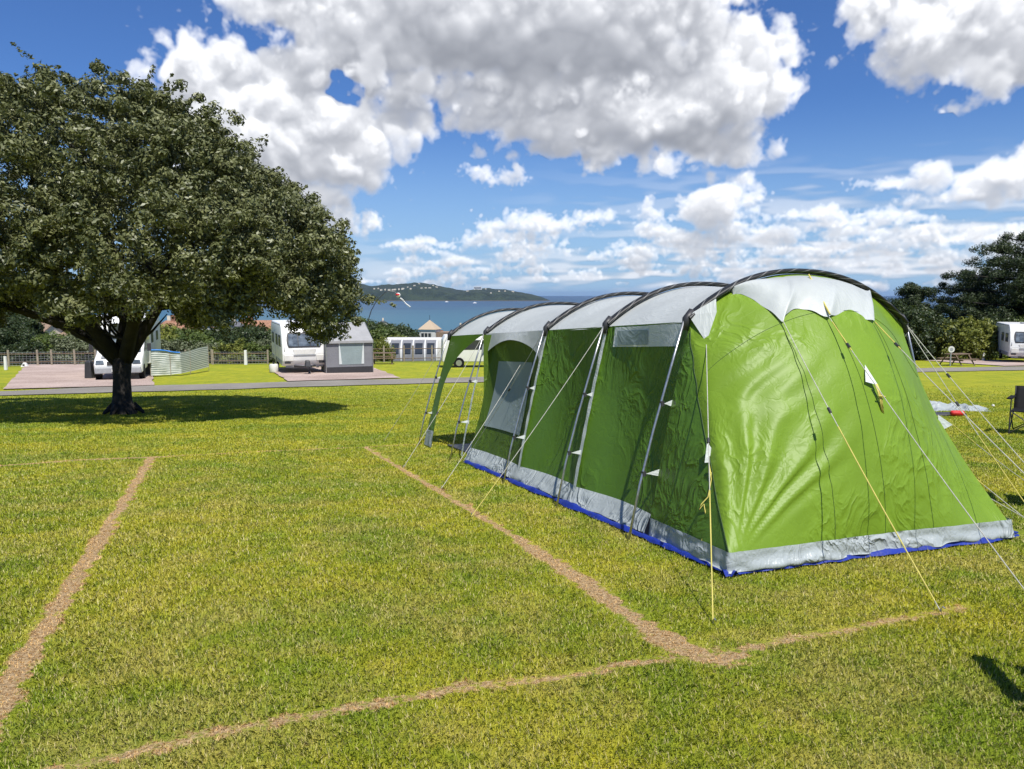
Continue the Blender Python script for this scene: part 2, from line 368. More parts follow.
def sleeve_mat():
    m, N = newmat('black_sleeve_with_grey_rungs')
    uv = N.n('ShaderNodeUVMap', uv_map='uv').outputs[0]
    s = N.n('ShaderNodeSeparateXYZ', {0: uv})
    w = N.m('FRACT', N.m('ADD', N.m('MULTIPLY', s.outputs[0], 15.0), N.m('MULTIPLY', s.outputs[1], 3.0)))
    c = N.mix(N.m('MULTIPLY', N.ss(w, .80, .86), N.ss(w, 1.0, .95)), (.012, .013, .012), (.16, .16, .15))
    c = N.mix(N.ss(N.noise(uv, 60, 3), .5, .8), c, (.03, .03, .028))
    b = N.n('ShaderNodeBump', {'Strength': .5, 'Distance': .01, 'Height': w})
    p = N.n('ShaderNodeBsdfPrincipled', {'Base Color': c, 'Roughness': .5, 'Normal': b.outputs[0]}); out(N, p.outputs[0]); return m
M['sleeve'] = sleeve_mat()

# ---- lawn colour shared by the ground and the grass blades
def xy(px, py): p = G(px, py); return (p.x, p.y)
LINES = []   # (ax,ay,bx,by,width,strength)
def poly(pts, w, st):
    q = [xy(*p) for p in pts]
    for a, b in zip(q[:-1], q[1:]): LINES.append((*a, *b, w, st))
A1, A2 = xy(152, 457), xy(0, 700); LINES.append((*A1, *A2, .105, 1.0)); LINES.append((*A2, A2[0]+(A2[0]-A1[0])*.3, A2[1]+(A2[1]-A1[1])*.3, .125, 1.0))
poly([(365, 447), (400, 468), (457, 502), (520, 540)], .085, .85); poly([(520, 541), (560, 566), (606, 597), (650, 630), (722, 659)], .125, 1.0)
poly([(-60, 469), (0, 466), (80, 460), (160, 457)], .13, 1.0); poly([(160, 457), (250, 452), (365, 447), (420, 444)], .085, .8)
poly([(40, 775), (200, 737), (330, 712), (450, 690), (560, 678), (650, 660)], .085, .68); poly([(650, 660), (722, 657), (760, 645), (850, 629), (970, 606)], .085, .62)
poly([(655, 634), (695, 655), (735, 658)], .17, .9)

def lawn_color(N, blades=False):
    gi = N.n('ShaderNodeNewGeometry'); P = gi.outputs['Position']
    s = N.n('ShaderNodeSeparateXYZ', {0: P}); P2 = N.n('ShaderNodeCombineXYZ', {0: s.outputs[0], 1: s.outputs[1], 2: 0.0}).outputs[0]
    wn = N.v('MULTIPLY', N.v('SUBTRACT', N.noise(P2, 7, 4, .65, 0, True), (.5, .5, .5)), (.16, .16, 0))
    Q = N.v('ADD', P2, wn)
    wvar = N.m('MULTIPLY', N.m('SUBTRACT', N.noise(P2, 3.5, 4, .7), .5), .20)
    tot = None
    for (ax, ay, bx, by, w, st) in LINES:
        w = w*.74; L2 = (bx-ax)**2+(by-ay)**2
        ap = N.v('SUBTRACT', Q, (ax, ay, 0))
        t = N.m('DIVIDE', N.v('DOT_PRODUCT', ap, (bx-ax, by-ay, 0)), L2, clamp=True)
        pr = N.n('ShaderNodeVectorMath', {0: (bx-ax, by-ay, 0), 'Scale': t}, operation='SCALE').outputs[0]
        d = N.m('ADD', N.v('DISTANCE', ap, pr), wvar)
        k = N.m('MULTIPLY', N.ss(d, w*1.25, w*.25), st)
        tot = k if tot is None else N.m('MAXIMUM', tot, k)
    patch = N.noise(P2, 14, 5, .7)
    straw = N.ss(N.m('ADD', tot, N.m('MULTIPLY', N.m('SUBTRACT', N.noise(P2, 11, 5, .75), .5), 2.6)), .34, .80)
    straw = N.m('MULTIPLY', straw, N.ss(tot, .02, .18))
    straw = N.m('MULTIPLY', straw, .92)
    big = N.noise(P2, .55, 4, .6); mid = N.noise(P2, 2.4, 5, .65); fine = N.noise(P2, 26, 5, .7)
    lush = (.275, .37, .022); yel = (.56, .53, .036); dry = (.56, .48, .15); dk = (.115, .18, .018)
    c = N.mix(N.ss(N.m('ADD', N.m('MULTIPLY', big, .6), N.m('MULTIPLY', mid, .4)), .38, .62), lush, yel)
    near = N.ss(s.outputs[1], 16.0, 5.0)
    c = N.mix(N.m('MULTIPLY', N.ss(N.m('ADD', N.m('MULTIPLY', mid, .5), N.m('MULTIPLY', N.noise(P2, .9, 3, .5), .5)), .46, .62), N.m('MULTIPLY', near, .50)), c, dry)
    c = N.mix(N.m('MULTIPLY', N.ss(fine, .52, .30), .55), c, dk)
    far = N.ss(s.outputs[1], 12.0, 30.0)
    c = N.mix(N.m('MULTIPLY', far, .45), c, (.36, .39, .018))
    if not blades: c = N.v('MULTIPLY', c, (.86, .83, .80))  # ground colour darkened in place of the shade blades cast on each other
    tx_ = N.noise(N.v('MULTIPLY', P2, (1, .5, 1)), 3.0, 5, .7); c = N.mix(N.m('MULTIPLY', N.ss(tx_, .55, .40), N.m('MULTIPLY', far, .35)), c, dk)
    st = N.mix(N.ss(N.noise(P2, 40, 4, .7), .35, .65), (.38, .22, .11), (.66, .47, .27))
    if blades:
        r = gi.outputs['Random Per Island']
        c = N.mix(N.m('MULTIPLY', N.ss(r, .74, .90), N.m('ADD', .35, N.m('MULTIPLY', near, .55))), c, (.60, .52, .24))
        c = N.mix(N.m('MULTIPLY', N.ss(r, .34, .05), .8), c, (.045, .095, .014))  # some blades coloured darker at random to paint in shadow specks
        st = N.mix(N.ss(r, .2, .8), (.50, .28, .10), (.86, .58, .26))
    return N.mix(straw, c, st), P2, fine, straw

def ground_mat():
    m, N = newmat('mown_grass'); c, P2, fine, straw = lawn_color(N)
    hgt = N.m('ADD', N.m('MULTIPLY', N.noise(P2, 60, 4, .7), .6), N.m('ADD', N.m('MULTIPLY', N.noise(P2, 9, 4, .6), .5), fine))
    b = N.n('ShaderNodeBump', {'Strength': 1.0, 'Distance': .04, 'Height': hgt}).outputs[0]
    # beyond the site the land is scrub and gardens
    gp = N.n('ShaderNodeNewGeometry').outputs['Position']; s = N.n('ShaderNodeSeparateXYZ', {0: gp})
    q = N.m('SUBTRACT', s.outputs[1], N.m('MULTIPLY', s.outputs[0], .25))
    c2 = N.mix(N.ss(N.noise(gp, .03, 6, .6), .35, .65), (.035, .06, .015), (.10, .13, .04))
    c = N.mix(N.m('MULTIPLY', N.ss(q, 52.0, 60.0), 1.0), c, c2)
    p = N.n('ShaderNodeBsdfPrincipled', {'Base Color': c, 'Roughness': .85, 'Specular IOR Level': .2, 'Normal': b}); out(N, p.outputs[0]); return m
def blade_mat():
    m, N = newmat('grass_blades'); c, *_ = lawn_color(N, True)
    p = N.n('ShaderNodeBsdfPrincipled', {'Base Color': c, 'Roughness': .5, 'Specular IOR Level': .35})
    tr = N.n('ShaderNodeBsdfTranslucent', {'Color': c})
    ms = N.n('ShaderNodeMixShader', {0: .35, 1: p.outputs[0], 2: tr.outputs[0]}); out(N, ms.outputs[0]); return m

def road_mat(name, c1, c2, sc=30, big=1.0):
    m, N = newmat(name); P = N.n('ShaderNodeNewGeometry').outputs['Position']
    f = N.m('ADD', N.m('MULTIPLY', N.noise(P, sc, 6, .7), .6), N.m('MULTIPLY', N.noise(P, big, 4, .6), .4))
    c = N.mix(N.ss(f, .35, .65), c1, c2)
    b = N.n('ShaderNodeBump', {'Strength': .8, 'Distance': .02, 'Height': N.noise(P, sc*2, 4, .7)}).outputs[0]
    p = N.n('ShaderNodeBsdfPrincipled', {'Base Color': c, 'Roughness': .9, 'Specular IOR Level': .25, 'Normal': b}); out(N, p.outputs[0]); return m
M['gravel'] = road_mat('pink_gravel', (.27, .20, .165), (.52, .41, .355), 14, .35)
M['tarmac'] = road_mat('worn_tarmac', (.19, .175, .15), (.27, .25, .215), 25, .5)

def sea_mat():
    m, N = newmat('sea_water'); P = N.n('ShaderNodeNewGeometry').outputs['Position']
    mp = N.n('ShaderNodeMapping', {0: P, 'Scale': (.0009, .0035, 1)}).outputs[0]
    f = N.noise(mp, 1.0, 5, .6)
    s = N.n('ShaderNodeSeparateXYZ', {0: P})
    deep = N.mix(N.ss(f, .42, .62), (.020, .080, .15), (.009, .038, .095))
    c = N.mix(N.ss(s.outputs[1], 1200.0, 4200.0), (.035, .12, .17), deep)
    w = N.m('ADD', N.noise(N.v('MULTIPLY', P, (.05, .16, 1)), 1.0, 6, .7), N.m('MULTIPLY', f, .3))
    b = N.n('ShaderNodeBump', {'Strength': .5, 'Distance': 1.2, 'Height': w}).outputs[0]
    p = N.n('ShaderNodeBsdfPrincipled', {'Base Color': c, 'Roughness': .42, 'Specular IOR Level': .35, 'Normal': b}); out(N, p.outputs[0]); return m

# ------------------------------------------------------------------ the setting
def axis_vals(segs):
    v = []
    for a, b, st in segs: v += list(np.arange(a, b, st))
    return np.array(v+[segs[-1][1]])
def make_ground():
    xs = axis_vals([(-6000, -1000, 500), (-1000, -200, 50), (-200, -50, 5), (-50, 60, 1.25), (60, 220, 5), (220, 1000, 50), (1000, 6000, 500)])
    ys = axis_vals([(-3000, -200, 300), (-200, -20, 20), (-20, 24, 1.0), (24, 32, 1), (32, 110, 1.5), (110, 300, 10), (300, 1400, 50)])
    X, Y = np.meshgrid(xs, ys, indexing='ij'); Z = hz(X, Y)
    # rolling town slope
    Z = Z+np.where(Y > 100, 2.0*np.sin(X*.013+.6)*np.cos(Y*.011)*sstep(100, 240, Y), 0)
    nv = len(ys); vs = np.stack([X, Y, Z], -1).reshape(-1, 3)
    fs = [(i*nv+j, (i+1)*nv+j, (i+1)*nv+j+1, i*nv+j+1) for i in range(len(xs)-1) for j in range(nv-1)]
    me = bpy.data.meshes.new('ground'); me.from_pydata(vs.tolist(), [], fs); me.update()
    o = link('ground', me, None, ground_mat(), True); o['kind'] = 'structure'
make_ground()
o = MB().add([(-45000, 700, -50), (45000, 700, -50), (45000, 42000, -50), (-45000, 42000, -50)], [(0, 1, 2, 3)]).build('sea', sea_mat()); o['kind'] = 'structure'

def strip(name, pts, w, mat, lift=.02, n=90, wob=.0):
    """ribbon draped on the ground"""
    P = [Vector((p[0], p[1], 0)) for p in pts]
    # Catmull-Rom through the points
    out_ = []
    for i in range(len(P)-1):
        p0, p1, p2, p3 = P[max(i-1, 0)], P[i], P[i+1], P[min(i+2, len(P)-1)]
        for k in range(n//(len(P)-1)):
            t = k/(n//(len(P)-1)); out_.append(.5*((2*p1)+(p2-p0)*t+(2*p0-5*p1+4*p2-p3)*t*t+(-p0+3*p1-3*p2+p3)*t**3))
    out_.append(P[-1]); vs = []; fs = []; K = 4
    for i, p in enumerate(out_):
        t = (out_[min(i+1, len(out_)-1)]-out_[max(i-1, 0)]).normalized(); nn = Vector((-t.y, t.x, 0))
        for k in range(K+1):
            e = wob*(noise.noise(Vector((p.x*.6, p.y*.6, k)))) if k in (0, K) else 0
            q = p+nn*(w*(k/K-.5)+e); vs.append((q.x, q.y, H(q.x, q.y)+lift))
    for i in range(len(out_)-1):
        for k in range(K): fs.append((i*(K+1)+k, (i+1)*(K+1)+k, (i+1)*(K+1)+k+1, i*(K+1)+k+1))
    me = bpy.data.meshes.new(name); me.from_pydata(vs, [], fs); me.update()
    o = link(name, me, None, mat, True); o['kind'] = 'structure'; return o
PATH = [(-32, 14), (-17.9, 26.4), (-12.4, 29.8), (-4.9, 33.2), (10, 38.6), (27.5, 44.0), (48, 49.5), (75, 56)]
strip('site_road', PATH, 3.3, M['tarmac'], .03, 140, .25)

def pad(name, corners, mat, lift, n=14):
    a, b, c, d = [Vector((p[0], p[1], 0)) for p in corners]; vs = []; fs = []
    for i in range(n+1):
        for j in range(n+1):
            s, t = i/n, j/n; q = (a*(1-s)+b*s)*(1-t)+(d*(1-s)+c*s)*t
            if i in (0, n) or j in (0, n): q += Vector((noise.noise(q*.6), noise.noise(q*.6+Vector((9, 9, 9))), 0))*.16
            vs.append((q.x, q.y, H(q.x, q.y)+lift))
    for i in range(n):
        for j in range(n): fs.append((i*(n+1)+j, (i+1)*(n+1)+j, (i+1)*(n+1)+j+1, i*(n+1)+j+1))
    me = bpy.data.meshes.new(name); me.from_pydata(vs, [], fs); me.update()
    o = link(name, me, None, mat, True); o['kind'] = 'structure'
pad('gravel_pitch', [xy(4, 390), xy(155, 386), xy(150, 364), xy(26, 365)], M['gravel'], .045)
pad('gravel_pitch', [xy(288, 382), xy(402, 378.5), xy(366, 366), xy(268, 369)], M['gravel'], .045)
c0 = G(1012, 366); pad('gravel_pitch', [(c0.x-.9, c0.y-.6), (c0.x+7, c0.y+1.6), (c0.x+5, c0.y+10), (c0.x-1.2, c0.y+8)], M['gravel'], .045)

# ------------------------------------------------------------------ leaves
def leaves(name, centers, radii, n_per, size, mat, parent=None, ratio=.45, up=.5, flat=1.0, seed=1):
    """many small leaf faces gathered in clumps, one mesh"""
    r = np.random.default_rng(seed); C = np.repeat(np.asarray(centers, float), n_per, 0); RR = np.repeat(np.asarray(radii, float), n_per)
    n = len(C); d = r.normal(size=(n, 3)); d /= np.linalg.norm(d, axis=1, keepdims=True)
    rad = r.random(n)**.45; off = d*(RR*rad)[:, None]; off[:, 2] *= flat
    P = C+off
    nrm = d+r.normal(size=(n, 3))*.55; nrm[:, 2] += up; nrm /= np.linalg.norm(nrm, axis=1, keepdims=True)
    a = np.cross(nrm, r.normal(size=(n, 3))); a /= np.linalg.norm(a, axis=1, keepdims=True); b = np.cross(nrm, a)
    sz = size*(.65+.7*r.random(n)); A = a*sz[:, None]*.5; B = b*(sz*ratio*.5)[:, None]; Nn = nrm*(sz*.10)[:, None]
    V = np.stack([P-A, P+B-Nn*.2+Nn, P+A, P-B+Nn], 1).reshape(-1, 3)
    me = bpy.data.meshes.new(name); me.vertices.add(4*n); me.vertices.foreach_set('co', V.ravel())
    me.loops.add(4*n); me.loops.foreach_set('vertex_index', np.arange(4*n, dtype=np.int32))
    me.polygons.add(n); me.polygons.foreach_set('loop_start', np.arange(0, 4*n, 4, dtype=np.int32)); me.update(calc_edges=True)
    return link(name, me, parent, mat)
def lobes_points(lobes, n, rg, zmin=-1e9, inner=.12):
    """clump centres over the surface of a union of ellipsoids (x,y,z,rx,ry,rz)"""
    L = np.array(lobes, float); area = (L[:, 3]*L[:, 4]+L[:, 3]*L[:, 5]+L[:, 4]*L[:, 5]); w = area/area.sum(); res = []
    while len(res) < n:
        k = rg.choice(len(L), p=w); d = rg.normal(size=3); d /= np.linalg.norm(d)
        s = (.90+.16*rg.random()) if rg.random() > inner else .35+.5*rg.random()
        p = L[k, :3]+d*L[k, 3:]*s
        if p[2] < zmin: continue
        if any(j != k and (((p-L[j, :3])/L[j, 3:])**2).sum() < .62 for j in range(len(L))): continue
        res.append(p)
    return np.array(res)

M['oak'] = leafmat('evergreen_oak_leaf', (.035, .048, .014), (.20, .21, .085), .46, .10, .45, 2.4)
M['pine'] = leafmat('pine_needles', (.016, .030, .012), (.045, .065, .022), .55, .1, .3, .25)
M['bush'] = leafmat('hedge_leaf', (.045, .080, .018), (.13, .17, .035), .5, .25, .4, .35)
M['ybush'] = leafmat('yellow_green_leaf', (.09, .12, .018), (.21, .22, .035), .5, .25, .4, .35)
M['dbush'] = leafmat('dark_bush_leaf', (.018, .034, .012), (.055, .080, .024), .5, .2, .4, .2)
M['sage'] = leafmat('grey_green_leaf', (.07, .09, .04), (.17, .19, .10), .5, .2, .4, .3)

def tree_main():
    b = G(124, 414); root = empty('oak_tree', b, 0, 'big spreading evergreen tree with short dark trunk on the left lawn', 'tree')
    rg = np.random.default_rng(11)
    lobes = [(-.1, 0, 4.6, 3.6, 3.9, 2.85), (-1.7, .2, 5.1, 2.3, 2.6, 2.15), (1.2, -.5, 5.0, 1.9, 2.1, 1.9), (3.1, -.2, 3.6, 2.3, 2.6, 1.65), (2.2, 1.0, 4.3, 2.1, 2.4, 1.65), (4.3, .2, 2.95, 1.2, 1.8, 1.3),
             (-4.2, 0, 4.5, 3.0, 3.2, 2.55), (-1.5, -2.3, 4.1, 2.6, 1.9, 2.1), (1.7, -2.2, 3.6, 2.3, 1.7, 1.75), (-4.0, -1.2, 3.6, 2.3, 2.4, 1.6), (.2, 2.2, 4.4, 3, 2.2, 2.3)]
    pts = lobes_points(lobes, 3000, rg, 1.7, .22); pts = pts[(pts[:, 2] > 2.45-.10*pts[:, 1].clip(-3, 3)-.07*(pts[:, 0]-1).clip(0, 5)+.35*np.sin(pts[:, 0]*2.3+pts[:, 1])) | (pts[:, 2] > 3)]
    # ragged outline: push some clumps out as sprays
    cc = np.array([0, 0, 4.2]); k = rg.random(len(pts)) < .20; dd = pts-cc; dd /= np.linalg.norm(dd, axis=1, keepdims=True)
    pts[k] += dd[k]*(.12+.26*rg.random((k.sum(), 1)))
    rad = np.where(k, .12+.10*rg.random(len(pts)), .16+.17*rg.random(len(pts)))
    core = []
    while len(core) < 420:
        l_ = lobes[rg.integers(len(lobes))]; d_ = rg.normal(size=3); d_ /= np.linalg.norm(d_); q_ = np.array(l_[:3])+d_*np.array(l_[3:])*(.45+.40*rg.random())
        if q_[2] > 2.5: core.append(q_)
    tw = np.where(rg.random(len(pts)) < .22)[0]; sp = []; sr = []; tb = MB()
    for i in tw:
        p0 = pts[i]; d_ = (p0-cc)/np.linalg.norm(p0-cc)+rg.normal(size=3)*.35; d_[2] += .25; d_ /= np.linalg.norm(d_); l_ = .28+.42*rg.random()
        for q in np.linspace(.25, 1, 5): sp.append(p0+d_*l_*q+np.array([0, 0, -.10*q*q*l_])+rg.normal(size=3)*.02); sr.append(.085*(1.25-q*.75))
        if rg.random() < .5: tb.tube([Vector(p0), Vector(p0+d_*l_*.95)], [.012, .004], 4, False)
    leaves('spray', np.array(sp), np.array(sr), 9, .095, M['oak'], root, .42, .5, .9, 8)
    pts = np.concatenate([pts, np.array(core)]); rad = np.concatenate([rad, np.full(len(core), .42)])
    leaves('crown', pts, rad, 140, .098, M['oak'], root, .42, .35, .8, 3)
    t = MB()
    t.tube([(0, 0, -.1), (-.02, 0, .08), (-.02, 0, .35), (0, .0, .85), (.03, 0, 1.35)], [.34, .27, .215, .19, .22], 16)
    for an in range(6):
        a = an*1.05+.3; t.tube([(math.cos(a)*.2, math.sin(a)*.2, .22), (math.cos(a)*.42, math.sin(a)*.42, .04), (math.cos(a)*.44, math.sin(a)*.44, -.08)], [.09, .04, .015], 8)
    t.build('trunk', M['bark'], root, smooth=True)
    br = [[(0, 0, 1.2), (-.5, -.1, 1.75), (-1.25, -.2, 2.15), (-2.3, -.2, 2.5), (-3.6, 0, 2.9)], [(.05, 0, 1.2), (.45, .1, 1.85), (.9, .2, 2.6), (1.7, .2, 3.4), (2.7, 0, 4.0)],
          [(0, 0, 1.25), (.02, .3, 2.2), (-.2, .5, 3.4), (-.5, .3, 5.0), (-.7, 0, 6.6)], [(0, 0, 1.3), (-.5, -.7, 2.4), (-1.2, -1.4, 3.5), (-1.9, -2, 4.4)],
          [(.1, 0, 1.3), (.7, -.7, 2.2), (1.4, -1.5, 3.0), (2.2, -2, 3.5)], [(-1.25, -.2, 2.15), (-1.9, .4, 3.0), (-2.9, .8, 4.2), (-3.5, .8, 5.2)], [(.9, .2, 2.6), (1.9, .5, 2.75), (3.1, .3, 2.9), (4.3, .1, 2.9)]]
    for q in br:
        n = len(q); m = MB(); m.tube(q, [.17*(1-i/n*.86) for i in range(n)], 10)
        P3 = [Vector(x) for x in q]
        for _ in range(9):
            i = random.randint(1, n-1); s = P3[i-1].lerp(P3[i], random.random()); d = Vector((random.uniform(-1, 1), random.uniform(-1, 1), random.uniform(-.1, 1))).normalized()
            l = random.uniform(.7, 1.5); m.tube([s, s+d*l*.5+Vector((0, 0, .05)), s+d*l+Vector((0, 0, .25))], [.05, .03, .012], 6)
        m.build('limb', M['bark'], root, smooth=True)
tree_main()

def pine(px, Y, h, w, label, seed, lean=0.0):
    p = at(px, Y); root = empty('pine_tree', p, 0, label, 'tree', 'pines at the right edge of the field'); rg = np.random.default_rng(seed); pts = []
    t = MB(); t.tube([(0, 0, -.5), (lean*.2, 0, h*.35), (lean*.6, 0, h*.7), (lean, 0, h*.95)], [w*.05+.1, w*.04+.08, w*.025+.05, .05], 10)
    layers = int(h/1.25)
    for L in range(layers):
        z = h*(.16+.84*(L+.5)/layers); f = math.sin(min(1, (1-(z/h-.12))*1.25)*PI/2)**1.0; rr = w*.5*(f*.95+.08)
        nb = max(3, int(rr*2.2))
        for k in range(nb):
            a = rg.random()*2*PI; q = rr*(.65+.5*rg.random()); cx = lean*z/h
            t.tube([(cx, 0, z-.3), (cx+math.cos(a)*q*.5, math.sin(a)*q*.5, z-.1), (cx+math.cos(a)*q, math.sin(a)*q, z+.25)], [.10, .06, .02], 5)
            for s in np.arange(.25, 1.05, .17):
                pts.append((cx+math.cos(a)*q*s+rg.normal()*.35, math.sin(a)*q*s+rg.normal()*.35, z+.25*s+rg.normal()*.33))
    t.build('trunk', M['bark'], root, smooth=True)
    pts = np.array(pts); leaves('crown', pts, .40+.5*rg.random(len(pts)), max(50, int(70000/len(pts))), .20, M['pine'], root, .35, .4, .7, seed)
pine(1012, 70, 11.2, 12.5, 'tallest dark pine at the right edge behind the caravan', 21, .8)
pine(975, 76, 8.2, 9.5, 'middle dark pine between the tallest one and the small left one', 22, -.3)
pine(916, 74, 6.6, 6.8, 'smallest dark pine standing apart just right of the tent', 23, -.4)
pine(1075, 66, 11, 11, 'dark pine mostly cut off by the right edge', 24, .3)

def rowh(px, Y, row): return max(.8, EYE-(row-295)/FPX*Y-at(px, Y).z)
def bush(name, p, rx, rz, mat, label, cat, seed, group=None, n=None, leaf=.16, ry=None, per=110):
    root = empty(name, p, 0, label, cat, group); rg = np.random.default_rng(seed); ry = ry or rx*.8; n = n or int(50+rx*rz*16)
    lob = [(0, 0, rz*.48, rx*.75, ry*.75, rz*.5)]+[(rg.uniform(-.6, .6)*rx, rg.uniform(-.6, .6)*ry, rz*rg.uniform(.35, .7), rx*rg.uniform(.28, .45), ry*rg.uniform(.28, .45), rz*rg.uniform(.25, .38)) for _ in range(5)]
    pts = lobes_points(lob, n, rg, -.2, .15); sc = min(rx, rz); pts = pts+rg.normal(size=pts.shape)*sc*.07
    leaves('crown', pts, sc*(.10+.12*rg.random(len(pts))), per, leaf, mat, root, .55, .5, .9, seed)
    t = MB()
    for k in range(3): t.tube([(rg.uniform(-.2, .2)*rx*.3, 0, -.3), (rg.uniform(-.3, .3)*rx*.4, rg.uniform(-.2, .2), rz*.3), (rg.uniform(-.5, .5)*rx*.6, rg.uniform(-.3, .3)*ry, rz*.6)], [.05*sc, .035*sc, .015*sc], 6)
    t.build('trunk', M['bark'], root, smooth=True); return root

# hedge and shrubs along the far fence, left to right
def on(px, Y, dz=0.0): p = at(px, Y); p.z += dz; return p
HB = [ # name, px, Y, rx, height, mat, label
    (-8, 56, 3.6, 318, 'dbush', 'tall dark bush at the left edge behind the fence', 'large_bush'),
    (24, 52, 2.4, 342, 'dbush', 'dark green bush behind the leftmost fence posts', 'hedge_bush'),
    (50, 53, 2.2, 338, 'bush', 'mid green bush between the two left fence posts and the motorhome', 'hedge_bush'),
    (74, 52, 2.1, 337, 'sage', 'grey green shrub against the fence beside the motorhome', 'hedge_bush'),
    (160, 54, 2.4, 341, 'sage', 'pale grey green bush behind the striped windbreak', 'hedge_bush'),
    (186, 56, 2.2, 339, 'bush', 'leafy bush above the middle of the windbreak', 'hedge_bush'),
    (208, 53, 1.8, 344, 'sage', 'grey green shrub at the right end of the windbreak', 'hedge_bush'),
    (228, 52, 2.0, 345, 'ybush', 'yellow green hedge clump just right of the windbreak', 'hedge_bush'),
    (250, 53, 2.0, 344, 'bush', 'hedge clump behind the white marker post', 'hedge_bush'),
    (270, 54, 1.8, 342, 'sage', 'pale hedge clump behind the white caravan', 'hedge_bush'),
    (340, 62, 3.0, 333, 'bush', 'bush rising behind the grey awning', 'hedge_bush'),
    (370, 66, 2.2, 339, 'ybush', 'bright yellow green bush behind the picnic table', 'hedge_bush'),
]
for i, (px, Y, rx, rz, mt, lb, nm) in enumerate(HB):
    bush(nm, on(px, Y, -.2), rx, rowh(px, Y, rz)+.2, M[mt], lb, 'bush', 40+i, 'bushes along the far fence', None, .15)
HB2 = [(385, 150, 8, 327, 'dbush', 'dark tree crown left of the white tower house'), (386, 130, 4, 331, 'bush', 'round green tree beside the orange roofed house'),
       (372, 170, 7, 328, 'dbush', 'dark tree beside the awning top below the sea'), (400, 110, 3.2, 338, 'ybush', 'bright green tree left of the white tower house and lower'),
       (350, 160, 8, 324, 'bush', 'green tree left of the kite pole'), (484, 190, 5, 330, 'dbush', 'dark tree right of the white tower house'),
       (-4, 120, 6, 314, 'dbush', 'broad dark tree on the slope at far left'), (60, 105, 7, 339, 'bush', 'green tree on the slope below the clay roofed row'), (130, 95, 8, 331, 'ybush', 'yellow green tree seen past the trunk on the town slope'),
       (175, 110, 8, 333, 'bush', 'green tree on the town slope above the windbreak'), (240, 120, 9, 331, 'dbush', 'dark tree on the town slope left of the caravan'), (300, 130, 9, 331, 'bush', 'green tree on the town slope above the caravan'),
       (0, 180, 16, 307, 'sage', 'pale green hillside tree at the left frame edge'), (90, 230, 14, 320, 'bush', 'hillside tree above the clay roofs'), (485, 210, 10, 331, 'bush', 'green tree seen through the tent porch'), (520, 160, 8, 333, 'dbush', 'dark tree seen past the tent porch wall')]
for i, (px, Y, rx, rz, mt, lb) in enumerate(HB2):
    bush('garden_tree', on(px, Y, -.5), rx, rowh(px, Y, rz)+.5, M[mt], lb, 'tree', 70+i, 'garden trees on the slope down to the sea', None, .42, None, 130)
RB = [(905, 58, 3.2, 3.6, 'dbush', 'dark bush touching the right side of the tent'), (928, 60, 3.0, 3.0, 'dbush', 'dark round bush between the tent and the sign post'), (956, 58, 3.4, 2.9, 'ybush', 'yellow green bush behind the second picnic table'),
      (984, 61, 2.4, 2.3, 'bush', 'green bush behind the white post'), (996, 64, 2.6, 3.0, 'dbush', 'dark shrub left of the caravan at the right edge'), (880, 62, 3.6, 3.6, 'bush', 'bush hidden mostly behind the tent at right'), (1050, 62, 4, 3.4, 'bush', 'bush behind the caravan at the right edge')]
for i, (px, Y, rx, rz, mt, lb) in enumerate(RB):
    bush('shrub', on(px, Y, -.1), rx, rz, M[mt], lb, 'bush', 100+i, 'shrubs under the pines', None, .20)

# ------------------------------------------------------------------ tent
TO = G(730, 577)
n_ = Vector((0, .0729, 1)).normalized()
f1 = G(629, 540); f5 = G(418, 446); ta = (f5-f1); ta -= n_*ta.dot(n_); ta.normalize(); tc = ta.cross(n_)
TM = Matrix(((ta.x, tc.x, n_.x, TO.x), (ta.y, tc.y, n_.y, TO.y), (ta.z, tc.z, n_.z, TO.z), (0, 0, 0, 1)))
# handedness: (u,v,w) = (ta,tc,n_) ; ta x tc = -n_, so mirror v to stay right handed
TM = Matrix(((tc.x, ta.x, n_.x, TO.x), (tc.y, ta.y, n_.y, TO.y), (tc.z, ta.z, n_.z, TO.z), (0, 0, 0, 1)))
tent = empty('tunnel_tent', (0, 0, 0), 0, 'large green tunnel tent with silver white roof, black pole sleeves and open front porch', 'tent')
tent.matrix_world = TM; TI = TM.inverted()
def L(v, u, w): return Vector((v, u, w))       # local axes: v across, u along, w up
UA = [1.11, 2.45, 3.85, 5.87, 7.55]; VE, VF, WE, WA, VC = .43, .06, 1.735, 2.155, 1.60; HALF = VC-VE
def arch_w(v): s = min(1, abs((v-VC)/HALF)); return WE+(WA-WE)*(1-s**2.25)
def arch(v, u): return L(v, u, arch_w(v))
def left_v(w): t = w/WE; return VF+(VE-VF)*(t**1.15)
FLAP = .19
def side_pt(u, w, sgn=1, bow=None):
    """outer side wall between arches; hollow between the arches"""
    seg = 0
    for i in range(4):
        if UA[i] <= u <= UA[i+1]+1e-6: seg = i
    t = (u-UA[seg])/(UA[seg+1]-UA[seg]); t = min(1, max(0, t))
    b = (.16*math.sin(PI*t)**.8)*math.sin(PI*min(1, w/WE)*.92+.12) if bow is None else bow
    b += .012*noise.noise(Vector((u*2.1, w*1.2, 3)))*1.5
    v = left_v(w)+b
    return L(v, u, w) if sgn > 0 else L(2*VC-v, u, w)
def roof_fn(i):
    u0, u1 = UA[i], UA[i+1]
    def fn(s, t):
        u = u0+(u1-u0)*s; v = VE+(2*HALF)*t; sag = .045*math.sin(PI*s)
        p = arch(v, u); c = Vector((VC-v, 0, .8)).normalized()*.0
        nn = Vector((v-VC, 0, .9)).normalized()
        p -= nn*(sag*(.6+.4*math.sin(PI*t)))
        p += nn*.006*noise.noise(Vector((u*4, v*1.2, 5)))
        return p
    return fn
